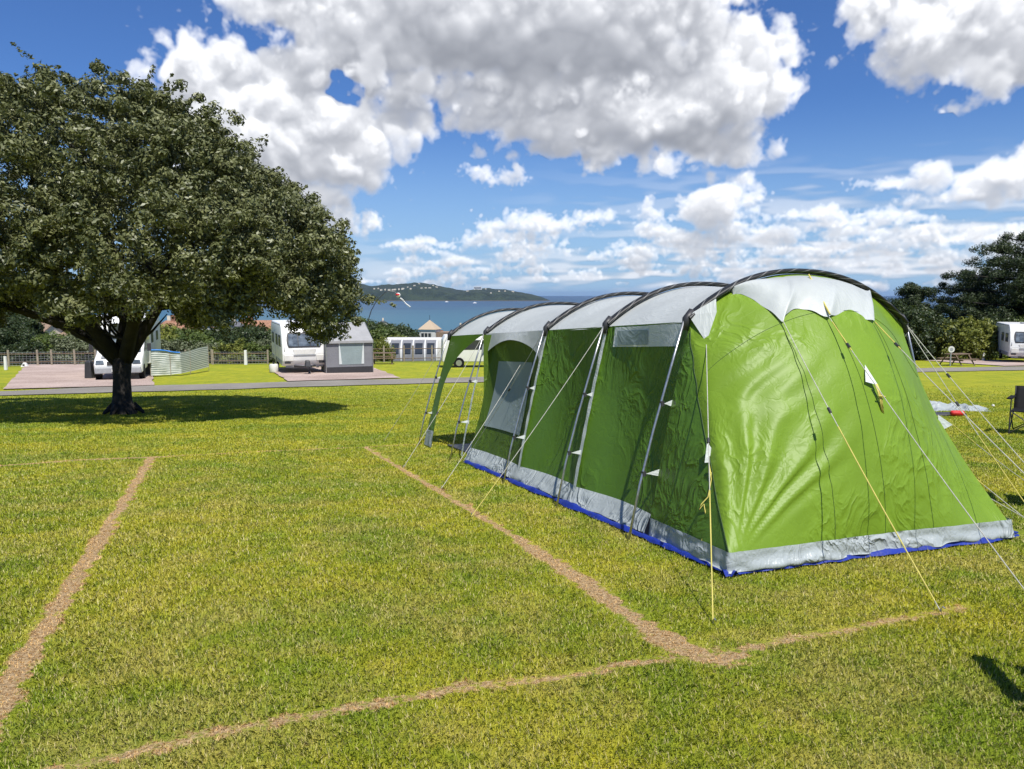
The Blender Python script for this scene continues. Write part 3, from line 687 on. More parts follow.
for i in range(4): grid(roof_fn(i), 24, 48, 'roof_panel', M['roof'], tent)
# side walls
for sg in (1, -1):
    for i in range(2):
        u0, u1 = UA[i], UA[i+1]
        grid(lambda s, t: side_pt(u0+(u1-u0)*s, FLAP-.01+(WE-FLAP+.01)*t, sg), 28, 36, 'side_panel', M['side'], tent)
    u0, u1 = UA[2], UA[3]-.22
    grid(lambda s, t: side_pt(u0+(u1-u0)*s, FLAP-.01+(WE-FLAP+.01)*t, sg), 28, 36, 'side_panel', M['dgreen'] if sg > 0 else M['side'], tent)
    # mudflap
    ua, ub = UA[0], UA[3]-.22
    def fl(s, t, sg=sg):
        u = ua+(ub-ua)*s; w = FLAP*t; p = side_pt(u, w, 1); fd = min(1, (u-ua)/.3); p.x -= (.03+.02*fd)*(1-t)+.026*fd*noise.noise(Vector((u*5, t*2, 1)))*(1-t)+.004
        p.z = max(.03, .045+(w)*(1-.045/FLAP)+.022*noise.noise(Vector((u*3, t*2, 8)))*(1-t))
        if sg < 0: p.x = 2*VC-p.x
        return p
    grid(fl, 110, 8, 'mud_flap', M['flap'], tent)
    # porch side: narrow band along the front arch with a sweeping cut-out
    u3, u4 = UA[3], UA[4]
    def inner(w):
        k = min(1, max(0, (WE-w)/.95)); return u3+(u4-.30-u3)*(1-(1-k)**2.2)**.66-.10*max(0, 1-w/.5)
    def pb(s, t, sg=sg):
        w = WE*t if t < 1 else WE
        ui = inner(w); u = ui+(u4-ui)*s; p = side_pt(u, max(w, .02), 1, -.06*(1-w/WE)); p.y += .05*(1-w/WE)
        if sg < 0: p.x = 2*VC-p.x
        return p
    grid(pb, 12, 48, 'porch_side', M['side'], tent)
    def pf(s, t, sg=sg):
        p = pb(s, t*.15, sg); p.x += (-.006 if sg > 0 else .006); return p
    grid(pf, 4, 5, 'mud_flap', M['flap'], tent)
# dark window strip with clear pane under the roof edge of the second bay
def strip_fn(u0, u1, w0, w1, off):
    return lambda s, t: side_pt(u0+(u1-u0)*s, w0+(w1-w0)*t)+Vector((-off, 0, 0))
grid(strip_fn(UA[0]+.10, UA[1]-.16, WE-.20, WE-.015, .012), 16, 4, 'window_strip', M['tape'], tent)
grid(strip_fn(UA[0]+.62, UA[1]-.22, WE-.185, WE-.05, .02), 10, 4, 'clear_pane', M['mesh'], tent)
# third bay: grey window blind in the dark green panel, silver hood above it
def quad_on_side(c00, c10, c11, c01, off):
    def fn(s, t):
        u = (c00[0]*(1-s)+c10[0]*s)*(1-t)+(c01[0]*(1-s)+c11[0]*s)*t; w = (c00[1]*(1-s)+c10[1]*s)*(1-t)+(c01[1]*(1-s)+c11[1]*s)*t
        p = side_pt(u, w); p.x -= off; return p
    return fn
U2, U3 = UA[2], UA[3]
grid(quad_on_side((U2+.32, .50), (U3-.42, .50), (U3-.50, 1.36), (U2+.36, 1.36), .014), 16, 16, 'window_blind', M['mesh'], tent)
def hood(s, t):   # s along, t up ; lower edge scalloped
    u = U2+.02+(U3-U2-.04)*s; low = .34-.24*math.sin(PI*s)**.75
    if s > .82: low += .0
    w = WE-low*(1-t); p = side_pt(u, w); p.x -= .02+.07*(1-t)*math.sin(PI*s); return p
grid(hood, 30, 8, 'window_hood', M['roof'], tent)
# front wall of the living area behind the porch, with a door
def fw(s, t):
    v = .30+(2*VC-.60)*s; top = arch_w(max(VE, min(2*VC-VE, v)))-.02; return L(v, U3-.22+.02*noise.noise(Vector((v*2, t*3, 0))), .02+(top-.02)*t)
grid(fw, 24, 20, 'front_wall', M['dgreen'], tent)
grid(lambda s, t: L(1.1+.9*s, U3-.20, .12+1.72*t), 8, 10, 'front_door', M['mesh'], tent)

# rear sleeping cabin: one shell from the last arch down to the ground
U1 = UA[0]; RB_L, RB_R = .0, 2.70
def rear_top(t):
    if t < .10: k = t/.10; return L(VE-.0, U1, WE)
    if t > .90: return L(2*VC-VE, U1, WE)
    v = VE+2*HALF*((t-.10)/.80); return arch(v, U1)
def rear_shell(s, t):
    """t left to right, s from top (0) to the ground line (1)"""
    tt = .04+t*.92 if False else t
    v = VE+2*HALF*tt; A = arch(v, U1)
    Bx = RB_L+(RB_R-RB_L)*tt; hb = .13
    B = L(Bx, .0+.03*math.sin(PI*tt), hb)
    e = math.sin(PI*tt)          # 0 at the corner seams, 1 at the middle
    e = e**(.50+.90*tt)
    C1 = L(v*.67+Bx*.33-.05*(2*tt-1)*(1-e), U1-.22-.36*e, A.z-.56+.44*e); C2 = L(v*.33+Bx*.67-.05*(2*tt-1)*(1-e), .46-.47*e, .60+.48*e)
    a = (1-s)**3; b = 3*(1-s)**2*s; c = 3*(1-s)*s*s; d = s**3
    p = A*a+C1*b+C2*c+B*d
    # tension folds fanning out of the lower left corner and off the left seam
    r = max(.05, math.hypot(p.x-.05, p.z-.1)); th = math.atan2(p.z-.1, p.x-.05)
    env = math.exp(-((r-.75)/.55)**2)*sstep(.35, .7, th)*(1-sstep(1.15, 1.5, th))
    fold = math.sin(th*34+2.5*noise.noise(Vector((r*1.5, th*3, 0))))
    p.y -= .020*float(env)*fold*(1 if r < 1.6 else .5)
    d2 = p.x*.55-p.z*.83
    e2 = float((1-sstep(.5, 1.5, p.x)))*float(sstep(.9, 1.2, p.z))*float(1-sstep(1.6, 1.95, p.z))
    p.y -= .008*e2*math.sin(d2*42+3*noise.noise(p*1.5))
    p.y -= .014*noise.noise(Vector((p.x*1.6, p.z*1.6, 2)))+.007*noise.noise(Vector((p.x*5, p.z*4, 4)))
    return p
grid(rear_shell, 110, 150, 'rear_wall', M['rear'], tent)
# horizontal joining seam and the three long vertical seams, laid on the shell
def on_shell(t, s, off=.0012): p = rear_shell(s, t); return p+Vector((0, -off, off*.6))
for ts in ((.23, .34), (.40, .52), (.60, .70), (None, None)):
    m = MB()
    if ts[0] is None: pts = [on_shell(t, .30+.015*math.sin(PI*t)) for t in np.linspace(.02, .98, 60)]
    else: pts = [on_shell(ts[0]*(1-s)+ts[1]*s if ts[0] else 0, s) for s in np.linspace(.12, .99, 50)]
    m.tube(pts, .0020, 5); m.build('seam', M['seam'], tent)
# left and right gussets between the last arch and the cabin seams
def gusset(sg):
    def fn(s, t):   # s 0 at arch side -> 1 at seam, t up
        a = side_pt(U1, .14+(WE-.14)*t, 1, 0.0)
        # seam point at the same height
        lo, hi = 0.0, 1.0
        if sg < 0: a.x = 2*VC-a.x
        tt = 0.0 if sg > 0 else 1.0; w = .14+(WE-.14)*t
        for _ in range(22):
            m_ = (lo+hi)/2
            if rear_shell(m_, tt).z > w: lo = m_
            else: hi = m_
        b = rear_shell(lo, tt)
        p = a.lerp(b, s); bul = .03*math.sin(PI*s)*math.sin(PI*t); p.x += -bul*sg*.4
        return p
    return fn
for sg in (1, -1): grid(gusset(sg), 20, 40, 'gusset_panel', M['side'], tent)
m = MB(); m.tube([rear_shell(s, 0.0)+Vector((-.004, -.003, 0)) for s in np.linspace(.05, .99, 40)], .0035, 5); m.build('seam', M['seam'], tent)
# mud flap around the cabin
def cab_flap(s, t):
    # s: 0 left arch foot -> corner -> 1 right corner -> right arch foot
    w = .165*t
    A, B, C_, D = side_pt(U1, .2, 1, 0), rear_shell(1, 0), rear_shell(1, 1), side_pt(U1, .2, -1, 0)
    if s < .22: k = s/.22; p = L(A.x*(1-k)+(B.x-.0)*k, A.y*(1-k)+B.y*k, w); nn = Vector((-.95, -.3, 0))
    elif s < .82: k = (s-.22)/.60; q = rear_shell(1, k); p = L(q.x, q.y, w); nn = Vector((-.6*(1-min(1, k*8)) + .6*max(0, (k-.9)*10), -1, 0)).normalized()
    else: k = (s-.82)/.18; p = L(C_.x*(1-k)+D.x*k, C_.y*(1-k)+D.y*k, w); nn = Vector((1, -.3, 0)).normalized()
    p = p+nn*(.014+.022*(1-t)+.028*min(1, s*25)*noise.noise(Vector((s*18, t*2.2, 0)))*(1.1-t)+.008*math.sin(s*150+4*noise.noise(Vector((s*9, 0, 0))))*(1-t*.7))
    sag = .22 if False else 1
    p.z = max(.03+.035*max(0, noise.noise(Vector((s*14, 0, 7))))*(1-t), .022*(1-t)+w+.012*noise.noise(Vector((s*30, t*2, 3)))*(1-t))
    return p
grid(cab_flap, 260, 12, 'mud_flap', M['flap'], tent)
# blue groundsheet showing past the flaps
def gs(u0, u1, side):
    def fn(s, t):
        k = u0+(u1-u0)*s; n1 = noise.noise(Vector((k*2.3, 0, 1)))
        o = .060+.05*n1
        if side == 'l': p = L(-.02-o*t+.06, k, 0)
        else: p = L(k, .03-(o-.005)*t-.0, 0)
        p.z = .016+.030*math.sin(PI*t)*(1+n1)+.012*noise.noise(Vector((k*9, t*3, 2))); return p
    return fn
grid(gs(-.05, UA[3]-.35, 'l'), 120, 5, 'groundsheet_edge', M['blue'], tent)
grid(gs(-.06, RB_R+.12, 'r'), 60, 5, 'groundsheet_edge', M['blue'], tent)
MB().box((VC-.1, 2.9, .012), (2.9, 5.6, .012)).build('groundsheet', M['blue'], tent)
# pole sleeves (flat black bands) over the arches with mesh rungs
def sleeve(u):
    def fn(s, t):
        v = VE+2*HALF*s; p = arch(v, u); dv = .01; q = arch(min(2*VC-VE, v+dv), u)-arch(max(VE, v-dv), u); q.normalize(); nn = Vector((-q.z, 0, q.x))
        a = 2*PI*t; return p+nn*(.028+.022*math.sin(a))+Vector((0, 1, 0))*(.056*math.cos(a))
    return fn
for i, u in enumerate(UA): grid(sleeve(u), 70, 10, 'pole_sleeve', M['sleeve'], tent)
# steel legs, elbows, tapes, ties
for i, u in enumerate(UA):
    for sg in (1, -1):
        X = (lambda v: v) if sg > 0 else (lambda v: 2*VC-v)
        foot = L(X(-.115), u, .0); elb = L(X(VE-.035), u, WE+.0)
        mid = foot.lerp(elb, .5)+Vector((-.035*sg, 0, 0))
        m = MB(); m.tube([foot, foot.lerp(mid, .5)+Vector((-.012*sg, 0, 0)), mid, mid.lerp(elb, .55)+Vector((-.008*sg, 0, 0)), elb+Vector((0, 0, .04))], .0105, 8)
        leg = m.build('pole_leg', M['steel'], tent, smooth=True)
        e = MB(); e.tube([elb+Vector((.0, 0, -.07)), elb+Vector((.012*sg, 0, .02)), elb+Vector((.07*sg, 0, .075))], [.028, .036, .042], 8); e.build('elbow', M['dark'], tent, smooth=True)
        for k in (.30, .62):
            q = foot.lerp(elb, k); q = q+Vector((-.02*sg, 0, 0)); c = MB(); c.tube([q-Vector((0, 0, .02)), q+Vector((0, 0, .02))], .02, 8); c.build('clip', M['dark'], leg)
            g = MB(); a = q+Vector((.02*sg, 0, 0)); w = q.z; wall = X(left_v(w)+.01)
            g.add([a, (wall, u-.0, w+.028), (wall, u, w-.028)], [(0, 1, 2)]); g.build('tie_patch', M['tape'], tent)
        if i in (1, 2, 3):
            tw = .030
            grid(lambda s, t: L(X(left_v(.05+(WE-.05)*t)-.012+.006*noise.noise(Vector((t*14, s, i)))), u+tw*(s-.5)*2, .05+(WE-.05)*t), 3, 40, 'seam_tape', M['tape'], tent)
# rear hood: silver flap with scalloped points under the last arch
def hood_line(t):   # how far down the shell (0..1) the hood hangs at t
    pts = [(.06, .06), (.30, .225), (.43, .145), (.62, .165), (.80, .205)]
    return pts
def cam_u(px, py, u):
    o = TI @ Vector((0, 0, EYE)); d = (TI.to_3x3() @ ray(px, py)); return o+d*((u-o.y)/d.y)
SH = [rear_shell(i/70, j/90) for i in range(50) for j in range(91)]
CO = TI @ Vector((0, 0, EYE)); SHD = [(q-CO).normalized() for q in SH]
def on_ray(px, py, off=.05):   # where the sight line touches the cabin fabric
    d = (TI.to_3x3() @ ray(px, py)).normalized(); i = max(range(len(SH)), key=lambda k: SHD[k].dot(d)); t = (SH[i]-CO).dot(d); return CO+d*(t-off)
HPT = [cam_u(733, 296, U1-.05), on_ray(783, 321), on_ray(829, 317), on_ray(875, 322), cam_u(870, 300, U1-.05)]
HPK = [0, .34, .63, .93, 1.0]
def rhood(s, t):
    v = HPT[0].x+(min(2*VC-VE, HPT[4].x)-HPT[0].x)*t; A_ = arch(v, U1-.03)+Vector((0, 0, -.012))
    for i in range(4):
        if HPK[i] <= t <= HPK[i+1]+1e-6:
            k = (t-HPK[i])/(HPK[i+1]-HPK[i]); B_ = HPT[i].lerp(HPT[i+1], k); l = (.10, .085, .045, 0)[i]*math.sin(PI*k)
            B_ += Vector((0, l*1.2, l)); break
    p = A_.lerp(B_, s); p.z += .07*math.sin(PI*s)*(1-.3*s); p.y -= .09*math.sin(PI*s)*math.sin(PI*min(1, max(0, t)))**.5
    near = min(abs(t-HPK[1]), abs(t-HPK[2]), abs(t-HPK[3])); p.z += .012*math.sin(t*70)*s*math.exp(-near*14)
    return p
grid(rhood, 16, 110, 'rear_hood', M['roof'], tent)
# loose hanging hood corner by the left elbow
g = MB(); e5 = L(VE-.02, U1-.02, WE+.05); g.add([e5, e5+Vector((.20, -.09, .13)), e5+Vector((.06, -.16, -.22)), e5+Vector((.17, -.14, .02))], [(0, 1, 3), (0, 3, 2)]); g.build('hood_corner', M['roof'], tent)

# points on the tent that guys leave from
def cam_on_plane_v(px, py, v):   # sight line meets local plane x=v
    o = TI @ Vector((0, 0, EYE)); d = (TI.to_3x3() @ ray(px, py)); t = (v-o.x)/d.x; return o+d*t
def cam_on_plane_u(px, py, u):
    o = TI @ Vector((0, 0, EYE)); d = (TI.to_3x3() @ ray(px, py)); t = (u-o.y)/d.y; return o+d*t
def on_hood(i): return HPT[i]
def gl(px, py): return TI @ G(px, py)
EL = [L(VE-.03, u, WE+.02) for u in UA]; ER = [L(2*VC-VE+.03, u, WE+.02) for u in UA]
def guy(a, b, yellow=(.55, 1.0), r=.0032, slider=.45, peg=True):
    a = Vector(a); b = Vector(b); sag = .012*(b-a).length
    def P(k): q = a.lerp(b, k); q.z -= sag*4*k*(1-k); return q
    m = MB(); m.tube([P(k) for k in np.linspace(0, 1, 9)], r, 6); rope = m.build('guy_rope', M['cord'], tent)
    if yellow:
        m = MB(); m.tube([P(k)+Vector((0, 0, .0005)) for k in np.linspace(yellow[0], yellow[1], 5)], r*1.35, 6); m.build('yellow_cord', M['yellow'], rope)
    if slider: s = P(slider); d = (b-a).normalized(); m = MB(); m.tube([s-d*.022, s+d*.022], .011, 6); m.build('slider', M['dark'], rope)
    if peg: 
        m = MB(); d = (a-b).normalized(); m.tube([b+Vector((0, 0, -.09))+d*.0, b+Vector((0, 0, .02)), b+Vector((0, -.012, .035)), b+Vector((0, -.025, .028))], .004, 6); m.build('peg', M['steel'], rope)
    return rope
# rear guys
guy(on_hood(1), gl(941, 612), (.42, .97), slider=.36)
guy(on_hood(2), gl(1046, 618), (.02, .14), slider=.12)
guy(on_hood(3), gl(1200, 640), (.0, .12), slider=.1)
m = MB(); top = rhood(.25, .50)+Vector((0, -.01, .02)); m.tube([top, on_hood(2)+Vector((0, -.01, .02))], .007, 6); m.build('hood_strap', M['yellow'], tent)
# left side guys
guy(e5+Vector((.06, -.16, -.22)), gl(713, 624), (.60, 1.0), slider=.42)
guy(EL[1], gl(471, 517), (.80, 1.0), slider=None)
guy(cam_on_plane_v(522, 362, .40), gl(441, 489), None, slider=None)
guy(EL[3], gl(403, 468), None, slider=.6)
guy(EL[4], gl(384, 441), None, slider=None)
guy(EL[2], gl(463, 463), None, slider=.4)
# right side guys, leaving from hidden elbows
guy(ER[0], gl(1150, 600), None, slider=.25)
guy(ER[1], TI @ at(560, 5).lerp(G(1046, 535), 1.0), (.6, .8), slider=.42)
guy(ER[2], gl(1046, 530), None, slider=.5)
guy(ER[0], gl(1046, 533), (.55, .9), slider=.4)
# white tie triangles on the cabin with hanging cord bundles
def tri(p, a, b): g = MB(); p = Vector(p); g.add([p, p+Vector(a), p+Vector(b)], [(0, 1, 2)]); return g
pt = on_shell(.50, .57, .012); d = pt-on_shell(.49, .52, .012)
tri(on_shell(.494, .53, .012), on_shell(.475, .585, .02)-on_shell(.494, .53, .012), on_shell(.515, .60, .035)-on_shell(.494, .53, .012)).build('tie_patch', M['tape'], tent)
q0 = on_shell(.505, .595, .03)
m = MB()
for k in range(7):
    a = k*.9; m.tube([q0+Vector((.004*k-.012, -.01, 0)), q0+Vector((.02+.010*math.cos(a)+.004*k-.012, -.035, -.10-.01*math.sin(a))), q0+Vector((.035+.012*math.cos(a*2), -.045, -.20-.02*math.cos(a)))], .0045, 5)
m.tube([q0+Vector((-.012, -.045, -.085)), q0+Vector((.05, -.055, -.095))], .006, 5)
m.build('cord_bundle', M['yellow'], tent, smooth=True)
q1 = rear_shell(.62, 0)+Vector((-.01, -.012, 0))
tri(q1+Vector((0, .04, .13)), Vector((-.035, -.02, -.15)), Vector((.10, -.02, -.15))).build('tie_patch', M['tape'], tent)
m = MB(); b0 = q1+Vector((-.025, -.02, -.03))
m.tube([b0, b0+Vector((-.01, -.04, -.10)), b0+Vector((-.05, -.06, -.22)), b0+Vector((-.10, -.05, -.27)), b0+Vector((-.12, -.05, -.31)), b0+Vector((-.08, -.05, -.27)), b0+Vector((-.07, -.08, -.40)), b0+Vector((-.13, -.1, -.52)), b0+Vector((-.12, -.1, -.60))], .0045, 6)
m.tube([b0+Vector((.0, 0, 0)), b0+Vector((.01, -.02, -.09)), b0+Vector((-.01, -.03, -.14)), b0+Vector((-.004, -.03, -.05))], .0035, 6)
m.build('cord_bundle', M['yellow'], tent, smooth=True)
q2 = rear_shell(.52, 1.0); g = MB(); g.add([q2+Vector((-.02, .02, .08)), q2+Vector((-.0, .02, -.07)), q2+Vector((.11, -.02, -.01))], [(0, 1, 2)]); g.build('tie_patch', M['tape'], tent)
guy(q2+Vector((.11, -.02, -.01)), gl(1060, 505), (.0, .2), slider=None)
# porch mat and things on it
mat_c = TI @ G(452, 449)
o = MB().box((0, 0, 0), (1.5, 1.2, .02)).build('door_mat', M['dark'], None, .004); o.matrix_world = TM @ Matrix.Translation(L(1.05, 6.75, .02)); tag(o, 'dark mat lying inside the open porch of the green tent', 'mat')
o = MB().box((0, 0, 0), (.42, .34, .13), None, (.9, .9)).build('storage_box', M['offwhite'], None, .02); o.matrix_world = TM @ Matrix.Translation(L(.62, 6.45, .10)); tag(o, 'pale box with rounded lid on the dark mat in the tent porch', 'box')

# ------------------------------------------------------------------ grass blades
def make_grass():
    rg = np.random.default_rng(5); n = 1000000
    u = rg.random(n); d0, d1 = 2.1, 31.0
    d = (d0**.55+(d1**.55-d0**.55)*u)**(1/.55); x = (rg.random(n)-.5)*(1.55*d+1.6)
    y = d
    # a thinner margin all round the view so the lawn goes on outside the frame
    m_ = 520000; ym = -2.5+30*rg.random(m_)**1.25; xm = (rg.random(m_)-.5)*2*(6+1.15*np.maximum(ym, 0))
    ok = (np.abs(xm) > (1.55*ym+1.6)/2) | (ym < 2.15); x = np.concatenate([x, xm[ok]]); y = np.concatenate([y, ym[ok]]); d = np.maximum(np.hypot(x, y)*.9, 2.1); n = len(x)
    keep = np.ones(n, bool)
    Tx = np.array(TI.to_3x3()); off = np.array(TI.translation); P = np.stack([x, y, hz(x, y)], 1); Lc = P@Tx.T+off
    keep &= ~((Lc[:, 0] > .06) & (Lc[:, 0] < 2*VC-.1) & (Lc[:, 1] > -.0) & (Lc[:, 1] < 5.7))
    keep &= rg.random(n) > np.clip((d-15)/15, 0, 1)**1.2*.9
    inpath = np.zeros(n, bool)
    for a, b in zip(PATH[:-1], PATH[1:]):
        ax, ay = a; bx, by = b; t = np.clip(((x-ax)*(bx-ax)+(y-ay)*(by-ay))/((bx-ax)**2+(by-ay)**2), 0, 1)
        inpath |= np.hypot(x-ax-(bx-ax)*t, y-ay-(by-ay)*t) < 1.7
    keep &= ~inpath
    dist = np.full(n, 9.0); wid = np.ones(n)
    for (ax, ay, bx, by, w, st) in LINES:
        t = np.clip(((x-ax)*(bx-ax)+(y-ay)*(by-ay))/((bx-ax)**2+(by-ay)**2), 0, 1); e = np.hypot(x-ax-(bx-ax)*t, y-ay-(by-ay)*t)/(w*.74)
        dist = np.minimum(dist, e/max(st, .3))
    line = np.clip(1.5-dist, 0, 1)
    keep &= ~(rg.random(n) < line*.35)
    x, y, line, d = x[keep], y[keep], line[keep], d[keep]; n = len(x); z = hz(x, y)
    patch = .5+.5*np.sin(x*2.3+1.7*np.sin(y*1.9))*np.sin(y*2.1+1.3*np.sin(x*1.3+2))
    ln = (.015+.018*rg.random(n)+.012*patch*rg.random(n)**2)*(1-.45*line)*(d/3)**.12
    wd = .00155*(.7+.6*rg.random(n))*(np.maximum(d, 2.4)/2.6)**.80
    az = rg.random(n)*2*PI; lean = rg.random(n)**.7*1.15+line*.35
    dx, dy = np.cos(az), np.sin(az); wx, wy = -dy*wd, dx*wd
    base = np.stack([x, y, z-.003], 1); W = np.stack([wx, wy, 0*wx], 1)
    s1 = np.sin(lean*.6)*ln*.5; c1 = np.cos(lean*.6)*ln*.5; s2 = s1+np.sin(lean*1.25)*ln*.5; c2 = c1+np.cos(lean*1.25)*ln*.5
    m1 = base+np.stack([dx*s1, dy*s1, c1], 1); tp = base+np.stack([dx*s2, dy*s2, c2], 1)
    V = np.stack([base-W, base+W, m1+W*.8, tp, m1-W*.8], 1).reshape(-1, 3)
    me = bpy.data.meshes.new('grass'); me.vertices.add(5*n); me.vertices.foreach_set('co', V.ravel())
    me.loops.add(5*n); me.loops.foreach_set('vertex_index', np.arange(5*n, dtype=np.int32))
    me.polygons.add(n); me.polygons.foreach_set('loop_start', np.arange(0, 5*n, 5, dtype=np.int32)); me.update(calc_edges=True)
    o = link('grass', me, None, blade_mat()); tag(o, 'short mown grass with dry straw lines marking the pitches', 'grass', None, 'stuff')
make_grass()
# ------------------------------------------------------------------ caravans and camping things on the far side
def cube_cam(o, lb, cat, grp=None): return tag(o, lb, cat, grp)
def caravan(loc, rz, label, ln=6.2, group=None, dark_side=True):
    r_ = empty('touring_caravan', loc, rz, label, 'caravan', group)
    w = 1.12
    prof = [(-.02, .42), (-.16, .70), (-.20, 1.05), (-.10, 1.60), (.12, 2.15), (.34, 2.46), (.62, 2.60), (ln-.6, 2.62), (ln-.2, 2.50), (ln, 2.0), (ln, .45)]
    MB().prism(prof, 'x', -w, w).build('body', M['white'], r_, .05, 3, True)
    # front window in three panes with a dark surround
    def fr(x, z):
        for (a, b), (c, d) in zip(prof[:-1], prof[1:]):
            if b <= z <= d and a < 1: return a+(c-a)*(z-b)/(d-b)
        return 0
    sur = MB(); zs = np.linspace(1.36, 2.14, 7)
    vs = []; K = 9
    for z in zs:
        for k in range(K):
            x = -.88+1.76*k/(K-1); x *= 1-.10*((z-1.75)/.4)**2
            vs.append((x, fr(x, z)-.012, z))
    fs = [(i*K+k, i*K+k+1, (i+1)*K+k+1, (i+1)*K+k) for i in range(6) for k in range(K-1)]
    sur.add(vs, fs); o_ = sur.build('front_window', M['dark'], r_, smooth=True)
    for cx, ww in ((-.56, .46), (0, .58), (.56, .46)):
        g = MB(); zz = np.linspace(1.44, 2.06, 5); vs = [(cx+sx*ww/2, fr(0, z)-.022, z) for z in zz for sx in (-1, 1)]
        g.add(vs, [(2*i, 2*i+1, 2*i+3, 2*i+2) for i in range(4)]); g.build('pane', M['glassb'], o_)
    for sx in (-1, 1):
        MB().box((sx*.80, fr(0, .82)-.02, .84), (.44, .06, .30)).build('locker_panel', M['offwhite'], r_, .02)
        MB().box((sx*.86, fr(0, .62)-.03, .60), (.30, .05, .10)).build('marker_light', M['red'] if sx > 9 else M['glass'], r_, .01)
        MB().tube([(sx*1.0, -.16, 1.15), (sx*1.0, -.22, 1.25), (sx*1.0, -.13, 1.40)], .018, 6).build('grab_handle', M['grey'], r_)
    MB().box((0, fr(0, .95)-.015, .98), (1.1, .03, .05)).build('front_trim', M['grey'], r_)
    MB().prism([(-.5, 1.02), (.5, 1.02), (.58, 1.28), (-.58, 1.28)], 'y', fr(0, 1.15)-.02, fr(0, 1.15)+.02).build('locker_lid', M['offwhite'], r_)
    MB().box((0, .12, .40), (1.9, .3, .12)).build('lower_valance', M['grey'], r_, .02)
    t = MB(); t.tube([(-.62, .2, .40), (0, -1.25, .46)], .045, 8); t.tube([(.62, .2, .40), (0, -1.25, .46)], .045, 8); t.tube([(0, -1.1, .46), (0, -1.5, .48)], .05, 8); h = t.build('hitch', M['dark'], r_)
    MB().box((0, -1.2, .62), (.28, .5, .34), None, (.7, .6)).build('hitch_cover', M['dark'], h, .04)
    t = MB(); t.tube([(.10, -1.05, .75), (.10, -1.05, .16)], .03, 8); t.tube([(.05, -1.05, .11), (.15, -1.05, .11)], .11, 12); t.build('jockey_wheel', M['dark'], h)
    for sx in (-1, 1):
        t = MB(); t.tube([(sx*(w-.10), ln*.52, .33), (sx*(w+.02), ln*.52, .33)], .33, 20); wh = t.build('wheel', M['black'], r_)
        t = MB(); t.tube([(sx*(w-.0), ln*.52, .33), (sx*(w+.035), ln*.52, .33)], .2, 16); t.build('rim', M['steel'], wh)
        for (y0, y1, z0, z1) in ((.55, 1.5, 1.38, 1.98), (2.2, 3.1, 1.38, 1.98), (ln-1.7, ln-.8, 1.38, 1.98)):
            b = MB().box((sx*(w+.012), (y0+y1)/2, (z0+z1)/2), (.03, y1-y0, z1-z0)).build('side_window', M['dark'], r_, .01)
            MB().box((sx*(w+.028), (y0+y1)/2, (z0+z1)/2), (.006, y1-y0-.12, z1-z0-.12)).build('pane', M['glassb'], b)
        MB().box((sx*(w+.004), ln/2, .58), (.03, ln-.5, .22)).build('side_skirt', M['grey'], r_, .01)
        MB().box((sx*(w+.006), ln/2, 2.52), (.03, ln-1.2, .04)).build('awning_rail', M['grey'], r_)
    MB().box((-w-.008, 3.9, 1.28), (.03, .62, 1.62)).build('door', M['offwhite'], r_, .01)
    MB().box((.1, 2.4, 2.66), (.5, .5, .08)).build('roof_light', M['grey'], r_, .02)
    return r_
pc = G(305, 373.5); caravan((pc.x, pc.y, pc.z), R(22), 'white touring caravan beside the grey porch awning, front window towards the lawn')
pr = at(1029, 52); caravan((pr.x, pr.y, pr.z), R(-24), 'white touring caravan cut off by the right edge under the pines')

def motorhome(loc, rz, label):
    r_ = empty('motorhome', loc, rz, label, 'motorhome')
    MB().prism([(.55, .55), (.55, 1.75), (-.25, 1.98), (-.35, 2.25), (-.15, 2.68), (.35, 2.86), (6.2, 2.90), (6.35, 2.7), (6.35, .5)], 'x', -1.14, 1.14).build('body', M['white'], r_, .05, 3, True)
    MB().prism([(-1.55, .32), (-1.60, .72), (-1.42, .98), (-.72, 1.20), (.02, 1.90), (.6, 1.95), (.6, .40)], 'x', -.98, .98).build('cab', M['white'], r_, .08, 3, True)
    MB().prism([(-.74, 1.22), (-.02, 1.86), (-.01, 1.90), (-.80, 1.24)], 'x', -.86, .86).build('windscreen', M['glassb'], r_)
    MB().prism([(-1.42, 1.00), (-.80, 1.17), (-.79, 1.20), (-1.42, 1.03)], 'x', -.70, .70).build('bonnet', M['grey'], r_)
    MB().box((0, -1.60, .78), (.9, .06, .16)).build('grille', M['dark'], r_, .01)
    MB().box((0, -1.62, .47), (1.9, .20, .28), None, (.96, .8)).build('bumper', M['grey'], r_, .04)
    MB().box((0, -1.735, .47), (.52, .015, .11)).build('number_plate', M['offwhite'], r_)
    for sx in (-1, 1):
        MB().box((sx*.74, -1.54, .82), (.36, .12, .20), None, (.8, .7)).build('headlight', M['glassb'], r_, .03)
        a = MB(); a.tube([(sx*.98, -.55, 1.35), (sx*1.14, -.6, 1.38)], .02, 6); a.box((sx*1.2, -.6, 1.42), (.16, .10, .36)); a.build('wing_mirror', M['dark'], r_, .01)
        for y in (-.95, 4.4):
            t = MB(); t.tube([(sx*.78, y, .34), (sx*1.0, y, .34)], .34, 18); t.build('wheel', M['black'], r_)
        MB().prism([(-.60, 1.22), (.0, 1.78), (.45, 1.78), (.45, 1.22)], 'x', sx*.985-.01, sx*.985+.01).build('cab_window', M['glass'], r_)
        for y in (1.6, 4.2): MB().box((sx*1.15, y, 1.75), (.03, .9, .5)).build('side_window', M['glass'], r_, .01)
    MB().box((0, -.33, 2.35), (1.0, .03, .34)).build('overcab_window', M['glass'], r_, .01)
    return r_
pm = G(107, 380.5); motorhome((pm.x, pm.y+1.5, pm.z), R(20), 'white motorhome with luton roof parked on pink gravel behind the tree trunk')
